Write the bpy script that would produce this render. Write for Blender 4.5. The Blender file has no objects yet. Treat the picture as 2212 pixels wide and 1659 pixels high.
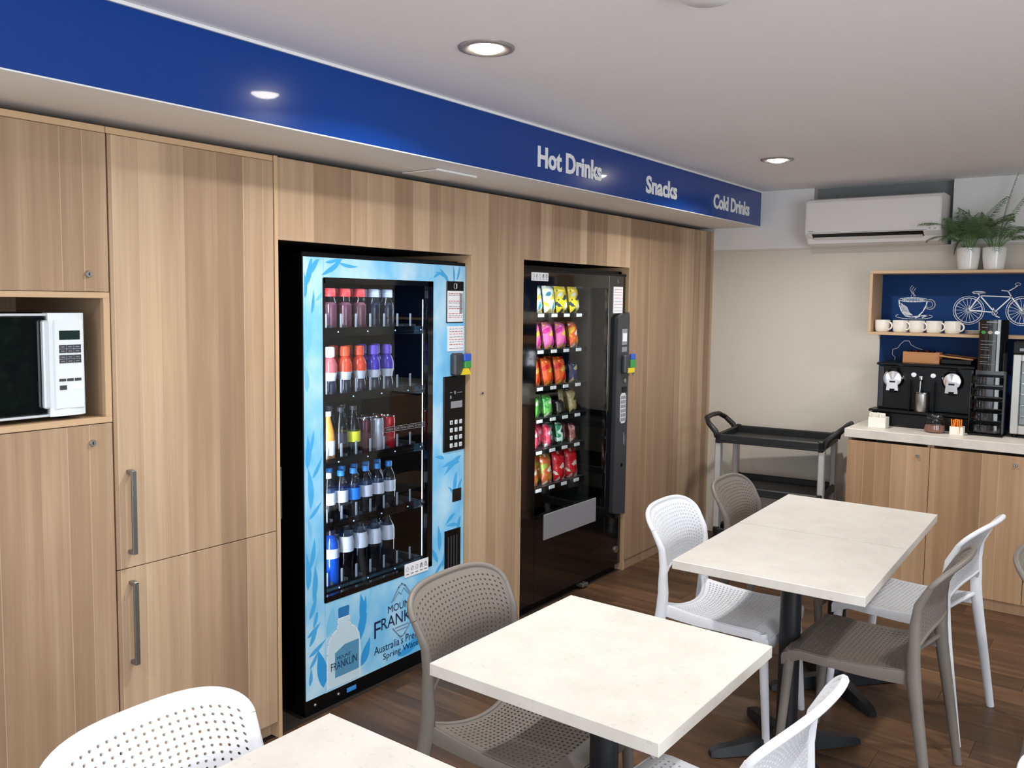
import bpy, bmesh, math, random
from mathutils import Vector, Matrix
R = math.radians; PI = math.pi
rnd = random.Random(7)
scn = bpy.context.scene
C = scn.collection

# ---------------------------------------------------------------- camera
F_PX = 1861.32
cam_d = bpy.data.cameras.new('camera'); cam = bpy.data.objects.new('camera', cam_d); C.objects.link(cam)
cam_d.sensor_fit = 'HORIZONTAL'; cam_d.sensor_width = 36; cam_d.lens = F_PX * 36 / 2212
cam_d.shift_x = -29.35 / 2212; cam_d.shift_y = -33.1 / 2212; cam_d.clip_start = .05
rt = Vector((0.80739193, 0.58986662, 0.01325288)); up = Vector((-0.05682302, 0.05538092, 0.99684708)); fw = Vector((-0.58727286, 0.80559935, -0.07823211))
mw = Matrix(((rt.x, up.x, -fw.x, 2.58715), (rt.y, up.y, -fw.y, 0), (rt.z, up.z, -fw.z, 1.66), (0, 0, 0, 1)))
cam.matrix_world = mw
scn.camera = cam
# ---------------------------------------------------------------- world, exposure, daylight
vs = scn.view_settings
vs.view_transform = 'Standard'; vs.look = 'None'; vs.exposure = 0.2; vs.gamma = 1; vs.use_curve_mapping = False
w = bpy.data.worlds.new('world'); scn.world = w; w.use_nodes = True
bg = w.node_tree.nodes['Background']; bg.inputs[0].default_value = (.78, .88, 1, 1); bg.inputs[1].default_value = 1.2

def area(name, loc, rot, sx, sy, power, col=(1, 1, 1), spread=None):
    l = bpy.data.lights.new(name, 'AREA'); l.shape = 'RECTANGLE'; l.size = sx; l.size_y = sy; l.energy = power; l.color = col
    if spread: l.spread = spread
    o = bpy.data.objects.new(name, l); C.objects.link(o); o.location = loc; o.rotation_euler = rot
    return o
# daylight entering by the window walls (to the right of and behind the camera)
area('daylight_right', (4.93, .2, 1.25), (0, R(90), 0), 2.1, 3.2, 112, (.9, .95, 1))
area('daylight_front', (2.6, -2.93, 1.25), (R(90), 0, 0), 4.0, 2.1, 27, (.9, .95, 1))

scn.cycles.transparent_max_bounces = 40; scn.cycles.max_bounces = 8
# ---------------------------------------------------------------- materials
def lin(c):
    return tuple((x / 255 / 12.92) if x <= 10 else ((x / 255 + .055) / 1.055) ** 2.4 for x in c) + (1,)
class NT:
    def __init__(s, name):
        s.m = bpy.data.materials.new(name); s.m.use_nodes = True; s.t = s.m.node_tree; s.b = s.t.nodes['Principled BSDF']; s.out = s.t.nodes['Material Output']
    def n(s, ty, **kw):
        x = s.t.nodes.new(ty)
        for k, v in kw.items():
            if k.startswith('i_'): x.inputs[int(k[2:]) if k[2:].isdigit() else k[2:].replace('_', ' ')].default_value = v
            else: setattr(x, k, v)
        return x
    def l(s, a, b): s.t.links.new(a, b)
    def math(s, op, a, b=None):
        x = s.n('ShaderNodeMath', operation=op)
        for i, v in enumerate((a, b)):
            if v is None: continue
            if isinstance(v, (int, float)): x.inputs[i].default_value = v
            else: s.l(v, x.inputs[i])
        return x.outputs[0]
    def mix(s, f, a, b, mode='MIX'):
        x = s.n('ShaderNodeMix', data_type='RGBA', blend_type=mode)
        for i, v in ((0, f), (6, a), (7, b)):
            if isinstance(v, (int, float, tuple)): x.inputs[i].default_value = v
            else: s.l(v, x.inputs[i])
        return x.outputs[2]
    def ramp(s, f, pts, interp='LINEAR'):
        x = s.n('ShaderNodeValToRGB'); x.color_ramp.interpolation = interp
        e = x.color_ramp.elements
        while len(e) < len(pts): e.new(.5)
        for el, (p, c) in zip(e, pts): el.position = p; el.color = c if len(c) == 4 else c + (1,)
        s.l(f, x.inputs[0]); return x.outputs[0]
    def noise(s, vec, scale, detail=3, dim='3D', w=None, rough=.5):
        x = s.n('ShaderNodeTexNoise', noise_dimensions=dim); x.inputs['Scale'].default_value = scale; x.inputs['Detail'].default_value = detail; x.inputs['Roughness'].default_value = rough
        if vec is not None: s.l(vec, x.inputs['Vector'])
        return x.outputs[0]
    def mapping(s, vec, scale=(1, 1, 1), loc=(0, 0, 0)):
        x = s.n('ShaderNodeMapping'); x.inputs['Scale'].default_value = scale; x.inputs['Location'].default_value = loc; s.l(vec, x.inputs['Vector']); return x.outputs[0]
    def pos(s): return s.n('ShaderNodeNewGeometry').outputs['Position']
    def obj(s): return s.n('ShaderNodeTexCoord').outputs['Object']
    def bump(s, h, st, dist=.01):
        x = s.n('ShaderNodeBump'); x.inputs['Strength'].default_value = st; x.inputs['Distance'].default_value = dist; s.l(h, x.inputs['Height']); s.l(x.outputs[0], s.b.inputs['Normal'])

def mat(name, rgb, rough=.5, metal=0, spec=.5, coat=0, var=.04, scale=18, emit=None, trans=0, ior=1.45, bump=0):
    s = NT(name); b = s.b; col = lin(rgb)
    if var:
        f = s.noise(s.obj(), scale, 3)
        dark = tuple(c * (1 - var) for c in col[:3]) + (1,); lite = tuple(min(1, c * (1 + var)) for c in col[:3]) + (1,)
        s.l(s.mix(f, dark, lite), b.inputs['Base Color'])
        if bump: s.bump(s.noise(s.obj(), scale * 12, 2), bump, .002)
    else: b.inputs['Base Color'].default_value = col
    b.inputs['Roughness'].default_value = rough; b.inputs['Metallic'].default_value = metal
    b.inputs['Specular IOR Level'].default_value = spec; b.inputs['Coat Weight'].default_value = coat; b.inputs['Coat Roughness'].default_value = .04
    if emit: b.inputs['Emission Color'].default_value = lin(rgb); b.inputs['Emission Strength'].default_value = emit
    if trans: b.inputs['Transmission Weight'].default_value = trans; b.inputs['IOR'].default_value = ior
    return s.m
def glass(name, tint, refl=1.0, clear=.9, rough=.0, ior=1.45):
    s = NT(name)
    tr = s.n('ShaderNodeBsdfTransparent'); tr.inputs[0].default_value = tuple(c * clear for c in tint) + (1,)
    gl = s.n('ShaderNodeBsdfGlossy'); gl.inputs['Roughness'].default_value = rough; gl.inputs[0].default_value = (refl, refl, refl, 1)
    lw = s.n('ShaderNodeLayerWeight'); lw.inputs[0].default_value = .5; f0 = ((ior - 1) / (ior + 1)) ** 2
    fv = s.math('ADD', s.math('MULTIPLY', s.math('POWER', lw.outputs['Facing'], 5), 1 - f0), f0)
    mx = s.n('ShaderNodeMixShader'); s.l(fv, mx.inputs[0]); s.l(tr.outputs[0], mx.inputs[1]); s.l(gl.outputs[0], mx.inputs[2]); s.l(mx.outputs[0], s.out.inputs[0])
    return s.m
def laminate(name, axis, a=(160, 132, 105), b=(200, 173, 143)):
    """oak print: vertical strips of differing tone with fine vertical grain and pale strip joints"""
    s = NT(name); sp = s.n('ShaderNodeSeparateXYZ'); s.l(s.pos(), sp.inputs[0])
    h = sp.outputs['Y' if axis == 'Y' else 'X']; z = sp.outputs['Z']
    vo = s.n('ShaderNodeTexVoronoi', voronoi_dimensions='1D', feature='F1'); vo.inputs['Scale'].default_value = 11.5; vo.inputs['Randomness'].default_value = .9
    s.l(s.math('ADD', h, 31.37), vo.inputs['W'])
    sc = s.n('ShaderNodeSeparateColor'); s.l(vo.outputs['Color'], sc.inputs[0])
    cb = s.n('ShaderNodeCombineXYZ'); s.l(h, cb.inputs[0]); s.l(z, cb.inputs[2]); s.l(s.math('MULTIPLY', sc.outputs[0], 9.0), cb.inputs[1])
    fine = s.noise(s.mapping(cb.outputs[0], (170, 1, 2.2)), 1, 4, rough=.65)
    mid = s.noise(s.mapping(cb.outputs[0], (26, 1, .9)), 1, 3)
    big = s.noise(s.mapping(cb.outputs[0], (7, 1, 1.6)), 1, 2)
    t = s.math('ADD', s.math('MULTIPLY', sc.outputs[1], .50), s.math('MULTIPLY', mid, .50))
    t = s.math('ADD', t, s.math('MULTIPLY', fine, .30))
    t = s.math('ADD', t, s.math('MULTIPLY', big, .28))
    t = s.math('SUBTRACT', t, .29)
    col = s.ramp(t, [(0.08, lin(tuple(int(c * .84) for c in a))), (.40, lin(a)), (.85, lin(b))])
    ve = s.n('ShaderNodeTexVoronoi', voronoi_dimensions='1D', feature='DISTANCE_TO_EDGE'); ve.inputs['Scale'].default_value = 11.5; ve.inputs['Randomness'].default_value = .9
    s.l(s.math('ADD', h, 31.37), ve.inputs['W'])
    edge = s.math('MULTIPLY', s.math('LESS_THAN', ve.outputs['Distance'], .022), s.math('GREATER_THAN', sc.outputs[2], .70))
    col = s.mix(s.math('MULTIPLY', edge, .4), col, lin((232, 204, 168)))
    s.l(col, s.b.inputs['Base Color']); s.b.inputs['Roughness'].default_value = .5; s.b.inputs['Specular IOR Level'].default_value = .35
    s.bump(fine, .12, .001)
    return s.m
def floor_wood():
    s = NT('vinyl_plank'); oi = s.n('ShaderNodeObjectInfo')
    p = s.n('ShaderNodeVectorMath', operation='ADD'); s.l(s.pos(), p.inputs[0])
    cb = s.n('ShaderNodeCombineXYZ'); s.l(s.math('MULTIPLY', oi.outputs['Random'], 40), cb.inputs[0]); s.l(s.math('MULTIPLY', oi.outputs['Random'], 17), cb.inputs[1]); s.l(cb.outputs[0], p.inputs[1])
    g = s.noise(s.mapping(p.outputs[0], (2.2, 38, 1)), 1, 5, rough=.65); k = s.noise(s.mapping(p.outputs[0], (1.6, 9, 1)), 1, 3)
    t = s.math('ADD', s.math('MULTIPLY', g, .55), s.math('MULTIPLY', k, .6)); t = s.math('ADD', t, s.math('MULTIPLY', oi.outputs['Random'], .22)); t = s.math('SUBTRACT', t, .18)
    s.l(s.ramp(t, [(.2, lin((46, 33, 25))), (.5, lin((82, 59, 42))), (.85, lin((128, 94, 66)))]), s.b.inputs['Base Color'])
    s.b.inputs['Roughness'].default_value = .42; s.b.inputs['Specular IOR Level'].default_value = .4; s.bump(g, .15, .001)
    return s.m
def stone(name, base, spot, rough=.4):
    s = NT(name); n1 = s.noise(s.obj(), 9, 5, rough=.65); n2 = s.noise(s.obj(), 60, 3)
    c = s.mix(s.ramp(n1, [(.42, (0, 0, 0)), (.72, (1, 1, 1))]), lin(base), lin(spot))
    c = s.mix(s.math('MULTIPLY', s.math('GREATER_THAN', n2, .66), .35), c, lin(tuple(int(x * .86) for x in base)))
    s.l(c, s.b.inputs['Base Color']); s.b.inputs['Roughness'].default_value = rough; return s.m
def vend_print():
    s = NT('sky_blue_print'); n1 = s.noise(s.mapping(s.pos(), (1, 2.2, 1.3)), 2.4, 3); n2 = s.noise(s.mapping(s.pos(), (1, 1, 1), (4, 2, 7)), 7, 2)
    t = s.math('ADD', s.math('MULTIPLY', n1, .7), s.math('MULTIPLY', n2, .35))
    s.l(s.ramp(t, [(.32, lin((74, 178, 240))), (.5, lin((138, 206, 244))), (.66, lin((192, 228, 246)))]), s.b.inputs['Base Color'])
    s.b.inputs['Roughness'].default_value = .28; s.b.inputs['Coat Weight'].default_value = .3; return s.m
def packet(name, a, b, c, sc=14):
    s = NT(name); n1 = s.noise(s.obj(), sc, 2); wv = s.n('ShaderNodeTexVoronoi'); wv.inputs['Scale'].default_value = sc * 1.6; s.l(s.obj(), wv.inputs['Vector'])
    t = s.math('ADD', s.math('MULTIPLY', n1, .8), s.math('MULTIPLY', wv.outputs['Distance'], .4))
    s.l(s.ramp(t, [(.0, lin(a)), (.52, lin(b)), (.66, lin(c))], 'CONSTANT'), s.b.inputs['Base Color']); s.b.inputs['Roughness'].default_value = .25; s.b.inputs['Metallic'].default_value = .15
    s.bump(s.noise(s.obj(), 45, 2), .4, .004); return s.m

M = dict(
 ceiling=mat('ceiling_paint', (240, 239, 241), .8, var=.015), wall_up=mat('white_wall_paint', (224, 223, 222), .75, var=.02),
 wall_lo=mat('beige_wall_panel', (206, 200, 188), .55, var=.02, scale=3), recess=mat('recess_shade_grey', (122, 126, 126), .7),  # recess grey has the shade behind the air conditioner put into its colour
 soffit=mat('soffit_paint', (236, 231, 225), .8, var=.015), blue=mat('blue_gloss_acrylic', (0, 58, 140), .22, coat=.35, var=.05, spec=.25), white=mat('white_gloss', (238, 240, 242), .35, var=0),
 woodL=laminate('oak_laminate_left', 'Y'), woodB=laminate('oak_laminate_back', 'X', (158, 124, 92), (192, 158, 124)),
 edge=mat('oak_edging', (196, 164, 128), .5), floor=floor_wood(), subfloor=mat('subfloor_dark', (40, 30, 24), .8),
 table=stone('cream_table_laminate', (206, 202, 194), (197, 192, 184), .42), bench=stone('benchtop_laminate', (214, 207, 196), (200, 192, 181), .4),
 black=mat('black_powdercoat', (7, 8, 10), .32, var=.03, spec=.3), blackg=mat('black_gloss', (8, 9, 11), .08, coat=.6, var=0), dark=mat('dark_interior', (10, 11, 13), .6),
 base=mat('table_base_black', (22, 25, 30), .38), steel=mat('brushed_steel', (190, 188, 184), .32, 1), handle=mat('satin_nickel', (140, 138, 134), .38, .85), chrome=mat('chrome', (225, 225, 228), .12, 1),
 resin=mat('white_resin', (226, 228, 233), .42, var=.015), resing=mat('taupe_resin', (113, 106, 99), .48, var=.03),
 navy=mat('navy_board', (0, 50, 104), .5, var=.06, spec=.2), chalk=mat('chalk_white', (236, 240, 246), .8), grey=mat('grey_plastic', (58, 60, 65), .4), midgrey=mat('mid_grey_flap', (134, 135, 140), .4),
 postgrey=mat('silver_post', (186, 184, 180), .42, .35), trolley=mat('black_trolley_plastic', (14, 15, 18), .5, bump=.2), acw=mat('aircon_white', (226, 223, 220), .4, var=.01),
 pot=mat('white_glazed_pot', (226, 224, 221), .22, coat=.4, var=.02), leaf=mat('palm_green', (88, 118, 74), .45, var=.35, scale=30), stem=mat('palm_stem', (92, 128, 70), .5), soil=mat('potting_soil', (50, 38, 30), .9),
 mug=mat('white_ceramic', (236, 230, 219), .25, var=.01), paper=mat('white_paper', (236, 238, 242), .55, var=.02), ink=mat('black_ink', (26, 30, 46), .5, var=0), red=mat('red_ink', (196, 62, 74), .5, var=0), greyink=mat('grey_ink', (140, 142, 150), .5, var=0),
 artbase=vend_print(), leafp=mat('leaf_print', (72, 170, 228), .3, var=.15, scale=12), leafd=mat('deep_leaf_print', (48, 156, 224), .3, var=.15, scale=9), leafl=mat('pale_leaf_print', (120, 198, 240), .3, var=.2, scale=9),
 btlprint=mat('bottle_print', (196, 222, 234), .3, var=.08, scale=6), lblprint=mat('label_print', (84, 148, 186), .3, var=.1), capprint=mat('cap_print', (44, 122, 184), .3, var=.2), greyp=mat('emblem_grey', (116, 144, 172), .4, var=0), inknavy=mat('navy_ink', (14, 32, 76), .5, var=0),
 glass=glass('machine_glass', (.93, .96, .97), .9, .9), clear=glass('clear_plastic', (.80, .88, .92), 1, .82, .05, 1.6), tint=glass('smoked_acrylic', (.42, .42, .44), 1, .8, .06, 1.6), jar=glass('jar_glass', (.9, .92, .92), 1, .92),
 lamp=mat('lamp_glow', (255, 246, 232), .5, emit=45, var=0), led=mat('led_strip', (225, 238, 255), .5, emit=4, var=0), ledw=mat('led_strip_warm', (255, 250, 240), .5, emit=7, var=0), indicator=mat('indicator_light', (170, 205, 255), .5, emit=1.2, var=0),
 ring=mat('downlight_ring', (176, 170, 166), .35, .6), kraft=mat('brown_wood_box', (176, 122, 76), .55), sugar=mat('sachet_paper', (232, 226, 214), .7), orange=mat('orange_sachet', (232, 132, 28), .5), brown=mat('coffee_grounds', (150, 104, 88), .8, var=.3, scale=60),
 mwdoor=mat('microwave_black_glass', (10, 12, 16), .04, coat=1, var=0), mwsilver=mat('microwave_silver', (214, 220, 226), .3, .25), mwpanel=mat('microwave_panel', (222, 230, 234), .4, var=.01), lcd=mat('lcd_display', (26, 44, 42), .2, var=0), key=mat('key_white', (214, 218, 222), .4, var=0),
 sign_blue=mat('sticker_blue', (46, 92, 200), .4, var=0), sign_green=mat('sticker_green', (60, 150, 70), .4, var=0), sign_yellow=mat('sticker_yellow', (232, 204, 40), .4, var=0), tan=mat('tan_ink', (170, 156, 138), .5, var=0),
 guard=mat('guard_plastic', (146, 152, 166), .2, var=0), lblw=mat('bottle_label_white', (196, 202, 220), .4, var=.1, scale=60), lblb=mat('bottle_label_blue', (24, 118, 220), .4, var=.25, scale=60), lbly=mat('bottle_label_yellow', (206, 206, 40), .4, var=.2, scale=50),
 capr=mat('cap_red', (206, 58, 62), .35, var=.1), capg=mat('cap_grey', (166, 172, 190), .35, var=.05), capb=mat('cap_blue', (52, 142, 222), .35), capo=mat('cap_orange', (226, 84, 52), .35), capp=mat('cap_purple', (112, 84, 216), .35), capw=mat('cap_white', (214, 216, 236), .35),
 water=glass('water_bottle', (.62, .76, .9), 1, .8, .03, 1.5), amber=mat('amber_drink', (196, 132, 58), .15), bluedrink=mat('blue_drink', (16, 62, 150), .15), orangedrink=mat('orange_drink', (208, 70, 44), .2), purpledrink=mat('purple_drink', (66, 48, 176), .2), canr=mat('can_red', (176, 26, 44), .2, .4), cans=mat('can_silver', (186, 188, 206), .25, .5), cand=mat('can_dark', (70, 18, 34), .22, .4),
 juice=mat('pale_red_drink', (168, 84, 88), .15), darkdrink=mat('dark_drink', (34, 34, 52), .12),
 flooredge=mat('skirting', (190, 158, 122), .5), fridgeglass=mat('fridge_glass', (120, 130, 136), .12, coat=.6), winframe=mat('window_frame', (60, 62, 66), .4),
)
# ---------------------------------------------------------------- mesh builder
class MB:
    def __init__(s): s.v = []; s.f = []; s.mi = []; s.cur = 0
    def add(s, vs, fs):
        o = len(s.v); s.v += [tuple(v) for v in vs]; s.f += [tuple(i + o for i in f) for f in fs]; s.mi += [s.cur] * len(fs); return s
    def box(s, x0, x1, y0, y1, z0, z1, b=0.0):
        if x0 > x1: x0, x1 = x1, x0
        if y0 > y1: y0, y1 = y1, y0
        if z0 > z1: z0, z1 = z1, z0
        b = min(b, (x1 - x0) * .45, (y1 - y0) * .45, (z1 - z0) * .45)
        if b <= 0:
            return s.add([(x, y, z) for z in (z0, z1) for y in (y0, y1) for x in (x0, x1)], [(0, 2, 3, 1), (4, 5, 7, 6), (0, 1, 5, 4), (2, 6, 7, 3), (0, 4, 6, 2), (1, 3, 7, 5)])
        vs = []; idx = {}
        for i, (X, sx) in enumerate(((x0, 1), (x1, -1))):
            for j, (Y, sy) in enumerate(((y0, 1), (y1, -1))):
                for k, (Z, sz) in enumerate(((z0, 1), (z1, -1))):
                    for a in range(3):
                        p = [X + sx * b, Y + sy * b, Z + sz * b]; p[a] = (X, Y, Z)[a]
                        idx[i, j, k, a] = len(vs); vs.append(p)
        fs = []
        for i in (0, 1):
            q = [idx[i, 0, 0, 0], idx[i, 1, 0, 0], idx[i, 1, 1, 0], idx[i, 0, 1, 0]]; fs.append(q if i else q[::-1])
            q = [idx[0, i, 0, 1], idx[0, i, 1, 1], idx[1, i, 1, 1], idx[1, i, 0, 1]]; fs.append(q if i else q[::-1])
            q = [idx[0, 0, i, 2], idx[1, 0, i, 2], idx[1, 1, i, 2], idx[0, 1, i, 2]]; fs.append(q if i else q[::-1])
        for i in (0, 1):
            for j in (0, 1):
                q = [idx[i, j, 0, 0], idx[i, j, 1, 0], idx[i, j, 1, 1], idx[i, j, 0, 1]]; fs.append(q if (i + j) % 2 else q[::-1])
                q = [idx[i, 0, j, 0], idx[i, 1, j, 0], idx[i, 1, j, 2], idx[i, 0, j, 2]]; fs.append(q if (i + j) % 2 == 0 else q[::-1])
                q = [idx[0, i, j, 1], idx[1, i, j, 1], idx[1, i, j, 2], idx[0, i, j, 2]]; fs.append(q if (i + j) % 2 else q[::-1])
                for k in (0, 1):
                    q = [idx[i, j, k, 0], idx[i, j, k, 1], idx[i, j, k, 2]]; fs.append(q if (i + j + k) % 2 else q[::-1])
        return s.add(vs, fs)
    def tube(s, pts, r, n=10, closed=False, cap=True, flat=1.0, upv=None):
        pts = [Vector(p) for p in pts]; N = len(pts); rs = r if isinstance(r, (list, tuple)) else [r] * N
        vs = []; prev = None
        for i, p in enumerate(pts):
            a = pts[(i - 1) % N] if (i or closed) else p; b = pts[(i + 1) % N] if (i < N - 1 or closed) else p
            t = (b - a).normalized()
            if prev is None:
                u = Vector(upv) if upv else (Vector((0, 0, 1)) if abs(t.z) < .9 else Vector((1, 0, 0)))
            else: u = prev
            u = (u - t * u.dot(t)).normalized(); prev = u; w_ = t.cross(u)
            for k in range(n):
                an = 2 * PI * k / n; vs.append(p + u * math.cos(an) * rs[i] + w_ * math.sin(an) * rs[i] * flat)
        fs = []
        for i in range(N if closed else N - 1):
            j = (i + 1) % N
            for k in range(n): fs.append((i * n + k, i * n + (k + 1) % n, j * n + (k + 1) % n, j * n + k))
        if cap and not closed: fs += [tuple(range(n))[::-1], tuple((N - 1) * n + k for k in range(n))]
        return s.add(vs, fs)
    def lathe(s, prof, c=(0, 0, 0), n=20, axis='Z', cap=True):
        vs = []; fs = []
        for r, h in prof:
            for k in range(n):
                a = 2 * PI * k / n; x, y = r * math.cos(a), r * math.sin(a)
                p = {'Z': (x, y, h), 'X': (h, x, y), 'Y': (y, h, x)}[axis]
                vs.append((p[0] + c[0], p[1] + c[1], p[2] + c[2]))
        for i in range(len(prof) - 1):
            for k in range(n): fs.append((i * n + k, i * n + (k + 1) % n, (i + 1) * n + (k + 1) % n, (i + 1) * n + k))
        if cap: fs += [tuple(range(n))[::-1], tuple((len(prof) - 1) * n + k for k in range(n))]
        return s.add(vs, fs)
    def prism(s, poly, a0, a1, plane='YZ'):
        """closed 2-D outline swept along the third axis"""
        f = {'YZ': lambda u, v, a: (a, u, v), 'XZ': lambda u, v, a: (u, a, v), 'XY': lambda u, v, a: (u, v, a)}[plane]
        n = len(poly); vs = [f(u, v, a0) for u, v in poly] + [f(u, v, a1) for u, v in poly]
        return s.add(vs, [tuple(range(n))[::-1], tuple(range(n, 2 * n))] + [(i, (i + 1) % n, n + (i + 1) % n, n + i) for i in range(n)])
    def poly(s, pts): return s.add(pts, [tuple(range(len(pts)))])
def offs(p):
    o = Vector((0, 0, 0))
    while p: o += p.location; p = p.parent
    return o
def obj(name, mb, mats, parent=None, smooth=True, fix=True, label=None, angle=35, solid=0):
    me = bpy.data.meshes.new(name)
    o_ = offs(parent)
    me.from_pydata([Vector(v) - o_ for v in mb.v], [], mb.f)
    if not isinstance(mats, (list, tuple)): mats = [mats]
    for m in mats: me.materials.append(m)
    if len(mats) > 1: me.polygons.foreach_set('material_index', mb.mi)
    if fix:
        bm = bmesh.new(); bm.from_mesh(me); bmesh.ops.recalc_face_normals(bm, faces=bm.faces); bm.to_mesh(me); bm.free()
    o = bpy.data.objects.new(name, me); C.objects.link(o); o.parent = parent
    if solid:
        md = o.modifiers.new('s', 'SOLIDIFY'); md.thickness = solid; md.offset = 0
        dg = bpy.context.evaluated_depsgraph_get(); me2 = bpy.data.meshes.new_from_object(o.evaluated_get(dg)); o.modifiers.clear(); o.data = me2; bpy.data.meshes.remove(me); me = me2; me.name = name
    if smooth: me.shade_smooth(); me.set_sharp_from_angle(angle=R(angle))
    if label: o['label'] = label
    return o
def tag(o, label=None, cat=None, group=None, kind=None):
    for k, v in (('label', label), ('category', cat), ('group', group), ('kind', kind)):
        if v: o[k] = v
    return o
def thing(name, label, cat, loc, group=None):
    o = bpy.data.objects.new(name, None); C.objects.link(o); o.location = loc; o.empty_display_size = .1
    return tag(o, label, cat, group)
def struct(name, mb, m, **k): return tag(obj(name, mb, m, **k), kind='structure')
def dup(root, loc, rotz=None, label=None, group=None, mats=None):
    def cp(o, par):
        c = o.copy(); C.objects.link(c); c.parent = par
        for ch in list(o.children): cp(ch, c)
        return c
    r = cp(root, None); r.location = loc
    if rotz is not None: r.rotation_euler = (0, 0, rotz)
    if label: r['label'] = label
    if group: r['group'] = group
    return r
def B(*a, **k): return MB().box(*a, **k)
# flat print helpers. 'L': faces +x at X0, u=y, v=z.  'B': faces -y at Y0, u=x, v=z.
def pl(side, base, u, v, off=0): return (base + off, u, v) if side == 'L' else (u, base - off, v)
def text_mb(s, side, base, u0, u1, v0, v1, off=.0015, thick=.0, bold=.0, mb=None, slope=0, shear=0):
    cu = bpy.data.curves.new('t', 'FONT'); cu.body = s; cu.size = 1; cu.offset = bold; cu.shear = shear; cu.resolution_u = 3
    if thick: cu.extrude = .01
    o = bpy.data.objects.new('t', cu); C.objects.link(o); dg = bpy.context.evaluated_depsgraph_get(); me = o.evaluated_get(dg).to_mesh()
    xs = [v.co.x for v in me.vertices]; ys = [v.co.y for v in me.vertices]; x0, x1, y0, y1 = min(xs), max(xs), min(ys), max(ys)
    mb = mb or MB()
    vs = []
    for v in me.vertices:
        u = u0 + (v.co.x - x0) / (x1 - x0) * (u1 - u0); w_ = v0 + (v.co.y - y0) / (y1 - y0) * (v1 - v0) + slope * (u - u0)
        vs.append(pl(side, base, u, w_, off + (thick * (v.co.z / .02 + .5) if thick else 0)))
    mb.add(vs, [tuple(p.vertices) for p in me.polygons])
    o.to_mesh_clear(); C.objects.unlink(o); bpy.data.objects.remove(o); bpy.data.curves.remove(cu)
    return mb
def ribbon(mb, side, base, pts, wd, off=.001, closed=False):
    """thin painted line through (u,v) points"""
    n = len(pts)
    for i in range(n if closed else n - 1):
        a = Vector(pts[i]); b = Vector(pts[(i + 1) % n]); d = (b - a)
        if d.length < 1e-6: continue
        nn = Vector((-d.y, d.x)).normalized() * wd / 2; e = d.normalized() * wd * .3
        mb.poly([pl(side, base, *(a - nn - e), off), pl(side, base, *(b - nn + e), off), pl(side, base, *(b + nn + e), off), pl(side, base, *(a + nn - e), off)])
    return mb
def rect(mb, side, base, u0, u1, v0, v1, off=.001): return mb.poly([pl(side, base, u0, v0, off), pl(side, base, u1, v0, off), pl(side, base, u1, v1, off), pl(side, base, u0, v1, off)])
def arc(cx, cy, rx, ry, a0, a1, n=24): return [(cx + rx * math.cos(R(a0 + (a1 - a0) * i / n)), cy + ry * math.sin(R(a0 + (a1 - a0) * i / n))) for i in range(n + 1)]

# ---------------------------------------------------------------- room shell
YB = 5.8215; ZC = 2.4352; XR = 5.0; YF = -3.0; BX = .3404; ZB = 2.193; ZT = 2.1686
fl = struct('floor', B(-.9, XR + .1, YF - .1, YB + .1, -.06, -.004), M['subfloor'])
yy = -.15; k = 0
while yy < YB:
    xx = -.02 - (k * .47) % 1.22
    while xx < 3.7:
        x0 = max(xx, -.02); x1 = min(xx + 1.22, 3.75)
        if x1 - x0 > .05:
            nm = obj('plank', B(x0 + .0006, x1 - .0006, yy + .0006, min(yy + .15, YB) - .0006, -.004, 0, b=.0006), M['floor'], fl, smooth=False)
        xx += 1.22
    yy += .15; k += 1
obj('floor_margin', MB().box(3.752, XR, YF, YB, -.004, 0).box(-.02, 3.75, YF, -.152, -.004, 0), M['floor'], fl, smooth=False)
struct('ceiling', B(-.9, XR + .1, YF - .1, YB + .2, ZC, ZC + .1), M['ceiling'], smooth=False)
# back wall: lower beige panelling, upper white part with a shallow recess behind the air conditioner
struct('wall_back', MB().box(-.9, XR + .1, YB, YB + .1, -.05, 2.038).box(-.9, .705, YB, YB + .1, 2.038, ZC).box(1.551, XR + .1, YB, YB + .1, 2.038, ZC), [M['wall_lo']], smooth=False)
struct('trim_1', MB().box(.0, .705, YB - .004, YB, 2.041, ZC - .001).box(1.551, XR, YB - .004, YB, 2.041, ZC - .001), M['wall_up'], smooth=False)
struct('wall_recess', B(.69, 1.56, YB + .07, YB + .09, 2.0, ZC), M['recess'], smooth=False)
struct('trim_2', MB().box(0, 1.14, YB - .007, YB, 2.030, 2.041, b=.002).box(1.14, XR, YB - .007, YB, 2.030, 2.041, b=.002), M['wall_lo'])
struct('wall_left', MB().box(-.95, -.85, YF, YB, -.05, ZC).box(-.85, -.02, .6, .78, 0, ZT).box(-.85, 0, YF, .78, 0, ZB), M['wall_up'], smooth=False)
struct('wall_right', MB().box(XR, XR + .1, YF, YB, -.05, .18).box(XR, XR + .1, YF, YB, 2.32, ZC).box(XR, XR + .1, 5.1, YB, .18, 2.32).box(XR, XR + .1, YF, -1.5, .18, 2.32), M['wall_up'], smooth=False)
struct('wall_front', MB().box(-.9, XR, YF - .1, YF, -.05, .18).box(-.9, XR, YF - .1, YF, 2.32, ZC).box(-.9, .6, YF - .1, YF, .18, 2.32).box(4.6, XR, YF - .1, YF, .18, 2.32), M['wall_up'], smooth=False)
wmb = MB()
for y in (-1.5, .15, 1.8, 3.45, 5.1): wmb.box(XR + .01, XR + .07, y - .03, y + .03, .18, 2.32)
for z in (.18, 2.29): wmb.box(XR + .01, XR + .07, -1.5, 5.1, z, z + .04)
struct('window_1', wmb, M['winframe'], smooth=False)
wmb = MB()
for x in (.6, 1.93, 3.27, 4.6): wmb.box(x - .03, x + .03, YF - .07, YF - .01, .18, 2.32)
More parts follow.
